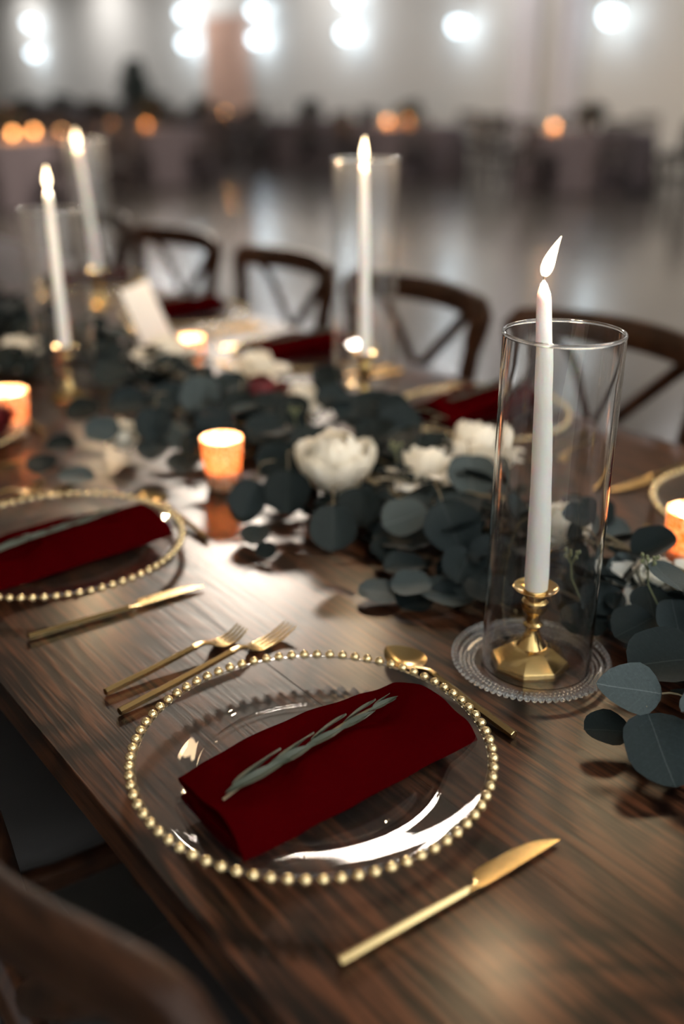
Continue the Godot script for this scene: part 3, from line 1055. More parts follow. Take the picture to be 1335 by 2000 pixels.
func make_garland() -> void:
	for q in [Vector2(0.46, 0.25), Vector2(0.50, -0.05), Vector2(0.545, -0.33), Vector2(0.605, -0.60), Vector2(0.60, -0.85), Vector2(0.60, -1.08), Vector2(0.63, -1.35), Vector2(0.62, -1.7), Vector2(0.54, -2.1), Vector2(0.56, -2.6), Vector2(0.58, -3.2), Vector2(0.58, -3.8)]:
		garland_line.add_point(Vector3(q.x, TOP, q.y))
	var t := thing("eucalyptus_garland", "dark grey-green eucalyptus garland running down the middle of the wooden table", "garland", Vector3(0, 0, 0))
	var g := Geo.new()
	# main twigs
	rng.seed = 71
	for k in 7:
		var path := []
		var a0 := rng.randf() * TAU
		for i in 50:
			var f := i / 49.0
			path.append(garland_at(f) + Vector3(sin(f * 19 + a0) * 0.045, 0.018 + 0.012 * k * 0.6 + 0.014 * sin(f * 31 + a0 * 2.0), cos(f * 23 + a0) * 0.02))
		g.tube(path, 0.0021, 6)
	part("twigs", g, mats.stem, t)
	# leaf variants
	var big := []
	for k in 5:
		big.append(leaf_geo(1.0, 0.98, 0, 0.10 + 0.06 * k, [0.05, -0.08, 0.12, -0.03, 0.0][k], 900 + k).build(80))
	var ova := []
	for k in 4:
		ova.append(leaf_geo(1.0, 0.52, 1, 0.25, [0.05, -0.15, 0.2, 0.0][k], 950 + k).build(80))
	var broad := leaf_geo(1.0, 0.86, 1, 0.16, 0.05, 981).build(80)
	# the leaves that stand out: centre, diameter, heading of the tip, tilt towards the diner's left, shade
	var n := 0
	for h in HERO:
		var l := mesh_node("leaf", big[n % 5] if h[6] < 3 else broad, mats["leaf_%d" % (int(h[6]) % 3)], t)
		var tip := Vector3(cos(h[4]), 0, sin(h[4]))
		var up := Vector3.UP
		# lean the face towards (-0.6, 0, 0.8), the side the diners' aisle is on
		var ax := Vector3.UP.cross(Vector3(-0.61, 0, 0.79)).normalized()
		var b := Basis(ax, h[5]) * Basis(tip, up, tip.cross(up))
		l.transform = Transform3D(b.scaled_local(Vector3.ONE * h[3]), Vector3(h[0], h[1], h[2]) - b.x * h[3] * 0.5)
		n += 1
		if h[3] > 0.055:
			var pt := Geo.new()
			var base := l.transform.origin
			var dir := -b.x
			pt.tube(bent([base, base + dir * 0.012 + Vector3(0, 0.002, 0), base + dir * 0.03 + Vector3(0, -0.004, 0), base + dir * 0.045 + Vector3(0.012, -0.016, 0.004)], 8), 0.0009, 6)
			part("petiole", pt, mats.stem, t)
	# the rest, loosely heaped
	rng.seed = 72
	while n < 296:
		var s := pow(rng.randf(), 1.15) * 0.92 + 0.03
		var c := garland_at(s)
		var lat := rng.randfn(0.0, 0.062)
		if absf(lat) > 0.15:
			continue
		var lon := rng.randfn(0.0, 0.02)
		var hmax := 0.095 * (1.0 - pow(absf(lat) / 0.17, 1.6))
		var y := TOP + 0.012 + hmax * pow(rng.randf(), 0.6)
		var pos := Vector3(c.x + lat, y, c.z + lon)
		if Vector2(pos.x - CAND_A.x, pos.z - CAND_A.z).length() < 0.115:
			continue
		var blocked := false
		for q in KEEP_CLEAR:
			if Vector2(pos.x - q[0], pos.z - q[1]).length() < q[2]:
				blocked = true
		if blocked:
			continue
		var round := rng.randf() < 0.72
		var size := rng.randf_range(0.034, 0.062) if round else rng.randf_range(0.045, 0.075)
		var head := rng.randf() * TAU
		var dirx := Vector3(cos(head), rng.randf_range(-0.5, 0.25), sin(head)).normalized()
		var nrm := (Vector3(lat * 6.0, 1.0, rng.randfn(0, 0.35)) + Vector3(rng.randfn(0, 0.4), 0, rng.randfn(0, 0.4))).normalized()
		nrm = (nrm - dirx * nrm.dot(dirx)).normalized()
		var b := Basis(dirx, nrm, dirx.cross(nrm))
		var l := mesh_node("leaf", big[rng.randi() % 5] if round else ova[rng.randi() % 4], mats["leaf_%d" % [0, 0, 1, 2, 2][rng.randi() % 5]], t)
		l.transform = Transform3D(b.scaled_local(Vector3.ONE * size), pos - dirx * size * 0.5)
		var low := minf(l.transform.origin.y, pos.y + dirx.y * size * 0.5) - 0.004
		if low < TOP + 0.002:
			l.position.y += TOP + 0.002 - low
		n += 1
	# small inner foliage nobody could count
	var small := leaf_geo(1.0, 0.55, 1, 0.3, 0.05, 990).build(80)
	for kind in 3:
		var xf := []
		while xf.size() < [760, 700, 330][kind]:
			var c := garland_at(rng.randf())
			var lat := rng.randfn(0.0, [0.055, 0.07, 0.075][kind])
			var pos := Vector3(c.x + lat, TOP + 0.010 + 0.065 * rng.randf() * (1.0 - minf(1.0, absf(lat) / 0.16)), c.z + rng.randfn(0, 0.02))
			if absf(lat) > 0.155 or Vector2(pos.x - CAND_A.x, pos.z - CAND_A.z).length() < 0.105:
				continue
			var blocked := false
			for q in KEEP_CLEAR:
				if Vector2(pos.x - q[0], pos.z - q[1]).length() < q[2]:
					blocked = true
			if blocked:
				continue
			var b := Basis.from_euler(Vector3(rng.randf_range(-0.7, 0.7), rng.randf() * TAU, rng.randf_range(-0.5, 0.6)))
			xf.append(Transform3D(b.scaled_local(Vector3.ONE * (rng.randf_range(0.022, 0.045) if kind < 2 else rng.randf_range(0.035, 0.052))), pos))
		var mm := MultiMesh.new()
		mm.transform_format = MultiMesh.TRANSFORM_3D
		mm.mesh = small if kind < 2 else big[2]
		mm.instance_count = xf.size()
		for i in xf.size():
			mm.set_instance_transform(i, xf[i])
		var mi := MultiMeshInstance3D.new()
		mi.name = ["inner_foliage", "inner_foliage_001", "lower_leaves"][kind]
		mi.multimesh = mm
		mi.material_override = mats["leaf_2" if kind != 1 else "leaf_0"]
		mi.set_meta("kind", "stuff")
		t.add_child(mi)
	# seed clusters on fine stalks, beside the near candle
	for q in [Vector3(0.560, 0.868, -0.535), Vector3(0.520, 0.862, -0.600), Vector3(0.600, 0.855, -0.50), Vector3(0.60, 0.86, -0.98), Vector3(0.585, 0.86, -1.2)]:
		g = Geo.new()
		for k in 7:
			var a := TAU * k / 7
			var e: Vector3 = q + Vector3(cos(a) * 0.008, 0.004 * (k % 2), sin(a) * 0.008)
			g.tube([q + Vector3(0, -0.012, 0), e], 0.0006, 5)
			g.ball(e, 0.0021, 0.0026, 6, 4)
		g.tube([q + Vector3(0.01, -0.05, 0.01), q + Vector3(0.004, -0.03, 0.0), q + Vector3(0, -0.012, 0)], 0.0009, 5)
		part("seed_cluster", g, mats.bud, t)

func petal_mesh(w: float, h: float, belly: float, curl: float, seed_: int) -> ArrayMesh:
	# rooted at the origin, rising along +y, bulging towards +x
	var r2 := RandomNumberGenerator.new()
	r2.seed = seed_
	var ph := r2.randf() * 6.0
	var g := Geo.new()
	var rows := []
	for i in 9:
		var f := i / 8.0
		var tipf := maxf(0.0, (f - 0.62) / 0.38)
		var hw := w * 0.5 * maxf(0.16, pow(sin(PI * 0.5 * minf(1.0, f * 1.5 + 0.08)), 0.8)) * sqrt(1.0 - 0.80 * tipf * tipf)
		var r := PackedVector3Array()
		for j in 9:
			var s := j / 8.0 * 2 - 1
			var ang := s * hw / (w * 0.62)
			var rad := w * 0.62
			var out := belly * sin(PI * f * 0.62) + curl * pow(f, 4.0)
			var yy := h * f - absf(curl) * 0.35 * pow(f, 5.0) + 0.035 * h * f * sin(s * 5.0 + ph) - 0.05 * h * f * s * s
			r.append(Vector3(out + rad * (cos(ang) - 1.0) + 0.03 * w * f * sin(s * 7.0 + ph * 2.0), yy, rad * sin(ang)))
		rows.append(r)
	g.grid(rows)
	return g.build(80)

func make_rose(m: Material, called: String, label: String, at: Vector3, size: float, lean: Vector3, open: float, sd: int, cat := "flower") -> void:
	var t := thing(called, label, cat, at, 0.0, "flowers set into the garland")
	var up := (Vector3.UP + lean).normalized()
	var x := up.cross(Vector3.FORWARD).normalized()
	t.basis = Basis(x, up, x.cross(up))
	rng.seed = sd
	var inner := petal_mesh(0.030 * size, 0.050 * size, 0.010 * size, -0.012 * size, sd)
	var mid := petal_mesh(0.046 * size, 0.053 * size, 0.017 * size, (0.010 * open - 0.010) * size, sd + 1)
	var outer := petal_mesh(0.056 * size, 0.050 * size, 0.021 * size, (0.026 * open - 0.006) * size, sd + 2)
	for layer in [[3, 0.002, 0.0, inner, 0.000], [4, 0.005, -0.06, inner, 0.0], [5, 0.008, -0.05, mid, -0.002], [5, 0.011, -0.04 + 0.12 * open, mid, -0.005], [5, 0.013, -0.02 + 0.26 * open, outer, -0.008], [5, 0.015, 0.42 * open, outer, -0.012]]:
		var off := rng.randf() * TAU
		for i in layer[0]:
			var a: float = off + TAU * i / layer[0] + rng.randf_range(-0.12, 0.12)
			var p := mesh_node("petal", layer[3], m, t)
			var b := Basis(Vector3.UP, -a) * Basis(Vector3.BACK, -layer[2] - rng.randf_range(-0.04, 0.06))
			p.transform = Transform3D(b, Vector3(cos(a), 0, sin(a)) * layer[1] * size + Vector3(0, (layer[4] + 0.012) * size, 0))
	var g := Geo.new()
	g.lathe([Vector2(0, -0.004 * size), Vector2(0.009 * size, 0.0), Vector2(0.014 * size, 0.007 * size), Vector2(0.011 * size, 0.014 * size), Vector2(0, 0.016 * size)], 12)
	g.tube([Vector3(0, 0.0, 0), Vector3(0.003, -0.02, 0), Vector3(0.01, -0.04, 0.004)], 0.002, 6)
	part("calyx", g, mats.bud, t)

# ---------------------------------------------------------------- far side of the hall
func scatter(mesh: Mesh, xf: Array, m: Material, called: String, parent: Node) -> void:
	var mm := MultiMesh.new()
	mm.transform_format = MultiMesh.TRANSFORM_3D
	mm.mesh = mesh
	mm.instance_count = xf.size()
	for i in xf.size():
		mm.set_instance_transform(i, xf[i])
	var mi := MultiMeshInstance3D.new()
	mi.name = called
	mi.multimesh = mm
	mi.material_override = m
	mi.set_meta("kind", "stuff")
	parent.add_child(mi)

func dome(sd: int, r: float, h: float, y0: float, n: int, size: float) -> Array:
	rng.seed = sd
	var xf := []
	for i in n:
		var a := rng.randf() * TAU
		var e := rng.randf()
		var k := pow(rng.randf(), 0.4)
		var pos := Vector3(cos(a) * r * k * sqrt(1.0 - e * e * 0.8), y0 + h * e * k, sin(a) * r * k * sqrt(1.0 - e * e * 0.8))
		var b := Basis.from_euler(Vector3(rng.randf_range(-0.9, 0.9), rng.randf() * TAU, rng.randf_range(-0.9, 0.9)))
		xf.append(Transform3D(b.scaled_local(Vector3.ONE * size * rng.randf_range(0.7, 1.3)), pos))
	return xf

func make_far_tables(d: Dictionary) -> void:
	# small in the view: the whole frame of a chair is one part, its cushion the other
	var frame := Geo.new()
	frame.add(d.seat, Transform3D())
	for k in ["legs", "stretch"]:
		for q in d[k]:
			frame.add(q, Transform3D())
	for sd in [-1.0, 1.0]:
		frame.tube([Vector3(-0.235, 0.0, sd * 0.18), Vector3(-0.195, 0.44, sd * 0.18), Vector3(-0.215, 0.70, sd * 0.185), Vector3(-0.25, 0.94, sd * 0.19)], [0.017, 0.019, 0.018, 0.016], 6)
	for y in [[0.55, -0.200], [0.62, -0.207], [0.86, -0.238], [0.925, -0.248]]:
		frame.box(Vector3(y[1], y[0], 0), Vector3(0.022, 0.034, 0.37), 0.004)
	for k in 7:
		var z := (k - 3) * 0.046
		frame.tube([Vector3(-0.205, 0.60, z), Vector3(-0.246, 0.92, z)], 0.010, 6)
	var fm := frame.build(40)
	var cm: ArrayMesh = d.cushion.build(60)
	var leaf := leaf_geo(1.0, 0.5, 1, 0.3, 0.1, 77).build(80)
	var votive := Geo.new()
	votive.lathe([Vector2(0, 0), Vector2(0.036, 0), Vector2(0.048, 0.05), Vector2(0.050, 0.095), Vector2(0.047, 0.095), Vector2(0.044, 0.05), Vector2(0.033, 0.006), Vector2(0, 0.006)], 18)
	var vm := votive.build()
	var flame := Geo.new()
	flame.ball(Vector3.ZERO, 0.026, 0.034, 12, 8)
	var flm := flame.build(80)
	var glow := mat("votive_glow", Color(1, 0.8, 0.55), 0.6)
	glow.emission_enabled = true
	glow.emission = Color(1.0, 0.74, 0.48)
	glow.emission_energy_multiplier = 6.5
	var amber := mat("amber_glass", Color(1.0, 0.8, 0.55, 0.06), 0.05)
	amber.transparency = BaseMaterial3D.TRANSPARENCY_ALPHA
	var top := Geo.new()
	top.lathe([Vector2(0, 0.715), Vector2(0.875, 0.715), Vector2(0.88, 0.72), Vector2(0.88, 0.745), Vector2(0.875, 0.75), Vector2(0, 0.75)], 32)
	var tm := top.build()
	var ped := Geo.new()
	ped.lathe([Vector2(0, 0), Vector2(0.30, 0), Vector2(0.30, 0.02), Vector2(0.05, 0.05), Vector2(0.045, 0.6), Vector2(0.12, 0.714), Vector2(0, 0.714)], 20)
	var pm := ped.build()
	for i in FAR.size():
		var q: Array = FAR[i]
		var c := Vector3(q[0], 0, q[1])
		var w: String = q[2]
		var t := thing("round_table", "round guest table %s" % w, "table", c, 0.0, "round guest tables by the wall")
		mesh_node("tabletop", tm, mats.far_chair, t)
		mesh_node("pedestal", pm, mats.far_chair, t)
		var rows := []
		for lv in [[0.02, 0.0], [0.7525, 0.0], [0.76, 0.5], [0.758, 0.97], [0.752, 1.0], [0.735, 1.006], [0.65, 1.01], [0.45, 1.03], [0.25, 1.05], [0.02, 1.07]]:
			if lv[1] == 0.0:
				continue
			var r := PackedVector3Array()
			for j in 96:
				var a := TAU * j / 96
				var fall := clampf((0.75 - lv[0]) / 0.7, 0, 1)
				var rr: float = 0.887 * lv[1] + 0.05 * fall * sin(a * 14.0 + i) + 0.02 * fall * sin(a * 5.0)
				r.append(Vector3(cos(a) * rr, lv[0], sin(a) * rr))
			rows.append(r)
		var g := Geo.new()
		var centre := PackedVector3Array()
		for j in 96:
			centre.append(Vector3(0, 0.7605, 0))
		g.grid([centre] + rows, true)
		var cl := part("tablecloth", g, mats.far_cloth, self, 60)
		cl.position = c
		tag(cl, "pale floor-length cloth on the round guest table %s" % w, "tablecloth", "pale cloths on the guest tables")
		var where := ["on the near side of", "on the near right of", "on the right of", "on the far right of", "on the far side of", "on the far left of", "on the left of", "on the near left of"]
		for k in 8:
			var a := 2.23 - TAU * k / 8.0   # the first faces away from the long table
			var p := c + Vector3(cos(a), 0, sin(a)) * 1.26
			var ch := thing("banquet_chair", "dark spindle-back chair %s guest table %s" % [where[k], w], "chair", p, PI - a, "dark chairs round the guest tables")
			mesh_node("frame", fm, mats.far_chair, ch)
			mesh_node("cushion", cm, mats.far_cushion, ch)
		var v := thing("centrepiece", "dark leafy centrepiece on the guest table %s" % w, "centrepiece", c + Vector3(0, 0.761, 0), 0.0, "leafy centrepieces")
		g = Geo.new()
		g.lathe([Vector2(0, 0), Vector2(0.06, 0), Vector2(0.085, 0.05), Vector2(0.08, 0.12), Vector2(0.05, 0.16), Vector2(0.06, 0.18), Vector2(0.05, 0.178), Vector2(0, 0.15)], 20)
		part("vase", g, mats.pot, v)
		scatter(leaf, dome(400 + i, q[3] * 0.6, q[3] * 0.75, 0.16, 170, 0.11), mats.foliage_dark, "foliage", v)
		scatter(leaf, dome(450 + i, q[3] * 0.5, q[3] * 0.75, 0.18, 14, 0.09), mats.bronze_flower, "blooms", v)
		for k in q[4].size():
			var o: Array = q[4][k]
			var vt := thing("glass_votive", "%s amber votive on the guest table %s" % [["first glowing", "second glowing", "third glowing"][k], w], "votive candle", c + Vector3(o[0], 0.761, o[1]), 0.0, "amber votives on the guest table %s" % w)
			mesh_node("cup", vm, amber, vt)
			var f := mesh_node("flame", flm, glow, vt)
			f.position = Vector3(0, 0.075, 0)
			var l := OmniLight3D.new()
			l.name = "flame_light"
			l.light_color = Color(1.0, 0.7, 0.42)
			l.light_energy = 0.25
			l.light_size = 0.02
			l.omni_range = 60.0
			l.omni_attenuation = 2.0
			l.shadow_enabled = true
			vt.add_child(l)
			l.position = Vector3(0, 0.075, 0)

func make_plant() -> void:
	var t := thing("potted_tree", "tall dark potted evergreen standing against the pale wall, left of the blush drape", "plant", Vector3(13.55, 0, -27.25))
	var g := Geo.new()
	g.lathe([Vector2(0, 0), Vector2(0.20, 0), Vector2(0.26, 0.38), Vector2(0.27, 0.42), Vector2(0.24, 0.42), Vector2(0.22, 0.36), Vector2(0, 0.36)], 24)
	part("pot", g, mats.pot, t)
	g = Geo.new()
	g.tube([Vector3(0, 0.3, 0), Vector3(0.02, 1.0, 0.01), Vector3(0, 1.7, 0)], [0.035, 0.028, 0.012], 8)
	part("trunk", g, mats.stem, t)
	rng.seed = 88
	var xf := []
	for i in 1500:
		var y := rng.randf_range(0.55, 2.0)
		var r := 0.43 * sin(PI * clampf((y - 0.4) / 1.75, 0, 1)) * pow(rng.randf(), 0.4)
		var a := rng.randf() * TAU
		var b := Basis.from_euler(Vector3(rng.randf_range(-0.9, 0.9), rng.randf() * TAU, rng.randf_range(-0.9, 0.9)))
		xf.append(Transform3D(b.scaled_local(Vector3.ONE * rng.randf_range(0.10, 0.17)), Vector3(cos(a) * r, y, sin(a) * r)))
	scatter(leaf_geo(1.0, 0.45, 1, 0.3, 0.1, 78).build(80), xf, mats.foliage_dark, "foliage", t)

func make_card() -> void:
	# white folded card standing in the greenery
	var t := thing("menu_card", "tall white folded card standing at the garland, beside the far burgundy napkin", "card", Vector3(0.755, TOP, -1.935), -0.62)
	var g := Geo.new()
	g.box(Vector3(0, 0.085, 0.0), Vector3(0.064, 0.17, 0.0016), 0.0004, Basis(Vector3.RIGHT, -0.10))
	part("front_leaf", g, mats.card, t)
	g = Geo.new()
	g.box(Vector3(0, 0.085, -0.017), Vector3(0.064, 0.17, 0.0016), 0.0004, Basis(Vector3.RIGHT, 0.10))
	part("back_leaf", g, mats.card, t)
	t.rotation.z = 0.36
	t.position.y += 0.004

# ---------------------------------------------------------------- scene
const HFOCAL := 23.33
const PANEL_Y := 4.5
const PANELS := [[4.6, -3.2, 6.5, "over the floor beyond the nearest chairs"], [4.9, -8.2, 74.0, "over the open floor before the guest tables"], [-1.2, 1.0, 66.0, "behind the viewer, tipped towards the end wall"], [3.2, 1.0, 74.0, "beyond the table end, tipped towards the end wall"],
	[12.7, -8.0, 5.0, "by the wall over the rightmost guest tables"], [12.7, -13.5, 6.0, "by the wall over the white drapes"], [12.7, -19.0, 8.0, "by the wall before the blush drape"], [12.7, -24.5, 11.0, "by the wall over the blush drape"], [12.7, -30.0, 12.0, "by the wall past the potted tree"], [12.7, -36.0, 12.0, "by the wall at its far end"]]
const LAMP_E := 0.32
const CANDLE_E := 0.085
const VOTIVE_E := 0.08
const CAND_A := Vector3(0.447, 0.76, -0.585)
const KEEP_CLEAR := [[0.78, 0.16, 0.09], [0.826, -1.33, 0.07], [0.467, -1.785, 0.09], [0.893, -2.565, 0.09], [0.462, -1.215, 0.05], [0.750, -1.815, 0.05], [0.771, -0.633, 0.05], [0.755, -1.985, 0.05], [0.297, -1.646, 0.07]]
const FAR := [
	[11.4, -9.5, "under the rightmost lamps", 0.26, [[-0.4, -0.3]]],
	[10.9, -12.7, "right of the second candle", 0.28, [[-0.34, -0.12], [-0.12, 0.12]]],
	[11.3, -15.9, "behind the second candle", 0.24, []],
	[10.9, -19.1, "below the blush drape", 0.28, [[0.35, 0.3]]],
	[7.2, -14.3, "left of the second candle", 0.22, [[-0.45, -0.35], [-0.3, 0.4]]],
	[4.3, -12.4, "behind the distant candles", 0.24, [[0.55, 0.35], [0.35, 0.0], [-0.1, 0.5]]],
	[7.9, -17.7, "in the second row", 0.26, []],
	[4.6, -16.0, "at far left", 0.26, [[0.4, 0.3]]],
	[12.4, -6.2, "at the right edge", 0.22, [[-0.2, 0.3]]],
	[11.7, -22.5, "by the left wall lamps", 0.30, []],
	[8.0, -21.2, "in the third row", 0.28, []],
	[4.8, -19.7, "in the back at left", 0.28, [[0.3, 0.2]]],
	[10.9, -25.9, "below the potted tree", 0.28, []],
	[7.6, -24.9, "left of the tree", 0.28, []],
	[12.5, -30.2, "in the far corner", 0.28, []],
]
const HERO := [
	[0.420, 0.815, -0.446, 0.059, -2.33, 0.62, 4], [0.401, 0.790, -0.393, 0.073, 2.12, 0.35, 0], [0.398, 0.778, -0.448, 0.043, -2.48, 0.25, 2], [0.480, 0.820, -0.450, 0.074, -2.58, 0.30, 2], [0.523, 0.810, -0.518, 0.049, -2.98, 0.50, 2],
	[0.524, 0.790, -0.580, 0.052, -2.48, 0.35, 2], [0.556, 0.805, -0.581, 0.047, -2.88, 0.40, 0], [0.569, 0.815, -0.532, 0.048, 2.23, 0.50, 2], [0.554, 0.820, -0.491, 0.047, -0.91, 0.60, 0], [0.618, 0.810, -0.598, 0.049, -2.48, 0.50, 1],
	[0.573, 0.810, -0.617, 0.051, 0.66, 0.40, 2], [0.606, 0.810, -0.658, 0.048, -0.91, 0.60, 2], [0.530, 0.822, -0.793, 0.073, 1.93, 0.80, 0], [0.510, 0.790, -0.860, 0.075, -2.38, 0.22, 0], [0.433, 0.808, -0.904, 0.063, 2.23, 0.75, 0],
	[0.417, 0.770, -0.792, 0.053, -2.18, 0.10, 1], [0.442, 0.784, -0.766, 0.048, -2.48, 0.25, 1], [0.468, 0.774, -0.733, 0.064, -2.28, 0.12, 1], [0.500, 0.800, -0.740, 0.055, 2.63, 0.45, 0], [0.467, 0.782, -0.806, 0.052, -2.68, 0.12, 0],
	[0.494, 0.790, -0.696, 0.052, 1.45, 0.30, 0], [0.535, 0.810, -0.730, 0.054, 0.66, 0.50, 0], [0.552, 0.795, -0.962, 0.070, 0.66, 0.40, 0], [0.499, 0.810, -0.935, 0.060, 2.23, 0.60, 2], [0.377, 0.782, -0.995, 0.041, 2.43, 0.30, 0],
	[0.373, 0.772, -0.966, 0.029, 2.23, 0.50, 2], [0.250, 0.795, -1.385, 0.048, -0.91, 0.35, 2], [0.288, 0.772, -1.351, 0.056, -2.48, 0.15, 1], [0.321, 0.780, -1.487, 0.050, -2.48, 0.30, 2], [0.653, 0.832, -0.885, 0.072, 2.23, 0.55, 1],
	[0.702, 0.815, -0.741, 0.049, -0.91, 0.80, 0], [0.713, 0.820, -0.718, 0.045, -0.91, 0.80, 2], [0.711, 0.800, -0.696, 0.051, 0.66, 0.30, 1], [0.715, 0.835, -1.105, 0.071, -2.48, 0.80, 0], [0.662, 0.830, -1.103, 0.066, -0.91, 0.60, 2],
	[0.668, 0.830, -1.039, 0.060, -1.98, 0.60, 1], [0.694, 0.835, -1.001, 0.056, 2.23, 0.50, 2], [0.750, 0.840, -1.158, 0.057, -2.48, 0.70, 2], [0.456, 0.810, -1.036, 0.066, 2.23, 0.80, 2], [0.412, 0.800, -1.066, 0.056, 2.53, 0.90, 0],
	[0.493, 0.825, -1.109, 0.066, -2.48, 0.70, 2], [0.560, 0.835, -1.133, 0.060, 2.23, 0.50, 0], [0.410, 0.780, -1.071, 0.042, 2.23, 0.60, 0], [0.718, 0.830, -1.224, 0.071, -0.91, 0.60, 0], [0.763, 0.830, -1.225, 0.059, -0.91, 0.70, 2],
	[0.547, 0.830, -1.222, 0.067, -2.48, 0.60, 0], [0.548, 0.840, -1.424, 0.073, 2.23, 0.80, 1], [0.508, 0.830, -1.459, 0.065, -2.48, 0.60, 0], [0.436, 0.820, -1.379, 0.065, 2.23, 0.70, 0], [0.454, 0.820, -1.505, 0.069, -2.48, 0.50, 0],
	[0.517, 0.820, -1.705, 0.072, -0.91, 0.50, 0], [0.465, 0.800, -1.367, 0.058, 2.23, 0.50, 1], [0.416, 0.790, -1.347, 0.056, 2.23, 0.40, 0], [0.458, 0.810, -1.273, 0.063, 1.45, 0.60, 2], [0.441, 0.778, -1.296, 0.056, 2.23, 0.30, 0],
	[0.372, 0.810, -1.433, 0.057, -2.48, 0.60, 1], [0.406, 0.800, -1.587, 0.062, -2.48, 0.50, 2], [0.605, 0.840, -1.419, 0.070, -0.91, 0.60, 0], [0.572, 0.830, -1.336, 0.067, 2.23, 0.70, 2], [0.498, 0.830, -1.292, 0.064, -2.48, 0.70, 0],
	[0.565, 0.830, -1.815, 0.071, 2.23, 0.60, 0], [0.516, 0.840, -2.085, 0.082, 2.23, 0.70, 2], [0.536, 0.830, -2.259, 0.082, -2.48, 0.60, 0], [0.411, 0.820, -1.932, 0.071, 2.23, 0.60, 2], [0.435, 0.810, -1.863, 0.065, -2.48, 0.50, 2],
	[0.639, 0.830, -2.046, 0.073, -0.91, 0.50, 0], [0.775, 0.840, -1.369, 0.063, -0.91, 0.80, 2], [0.706, 0.840, -1.264, 0.059, -2.48, 0.60, 0], [0.620, 0.840, -1.258, 0.061, 2.23, 0.60, 2],
]

func _ready() -> void:
	# camera
	var cam := Camera3D.new()
	cam.name = "camera"
	add_child(cam)
	var pitch := deg_to_rad(23.1)
	var yaw := deg_to_rad(37.7)
	cam.position = Vector3(-0.2515, TOP + 0.554, 0.0)
	cam.look_at(cam.position + Vector3(sin(yaw) * cos(pitch), -sin(pitch), -cos(yaw) * cos(pitch)))
	cam.fov = rad_to_deg(2.0 * atan(12.0 / HFOCAL))
	var lens := CameraAttributesPhysical.new()
	lens.frustum_focal_length = HFOCAL
	lens.frustum_focus_distance = 0.92
	lens.frustum_near = 0.05
	lens.frustum_far = 200.0
	lens.exposure_aperture = 1.06
	cam.attributes = lens
	cam.current = true
	# air and exposure: a closed hall, no daylight
	var we := WorldEnvironment.new()
	we.name = "environment"
	var env := Environment.new()
	env.background_mode = Environment.BG_COLOR
	env.background_color = Color.BLACK
	env.tonemap_mode = Environment.TONE_MAPPER_LINEAR
	env.tonemap_exposure = 1.0
	env.sdfgi_enabled = true
	env.ssao_enabled = true
	env.ssil_enabled = true
	we.environment = env
	add_child(we)
	make_materials()
	ceiling_panels()
	# hall
	make_hall()
	make_wall_lamps()
	drape("blush_drape", "blush pink drape hanging on the far wall between two wall lamps", -23.5, 2.1, 0.02, 2.95, mats.drape_blush, 9)
	drape("white_drape", "white drape hanging to the floor through the gap between the guest tables", -13.45, 0.62, 0.02, 4.2, mats.drape_white, 4)
	drape("white_drape", "white drape right of the floor gap, left of the rightmost wall lamps", -12.45, 0.55, 0.02, 4.2, mats.drape_white, 4)
	# furniture
	make_table()
	var cg := chair_geos()
	make_chairs(cg)
	make_far_tables(cg)
	make_plant()
	lay_table()
	make_garland()
	make_flowers()
	make_card()

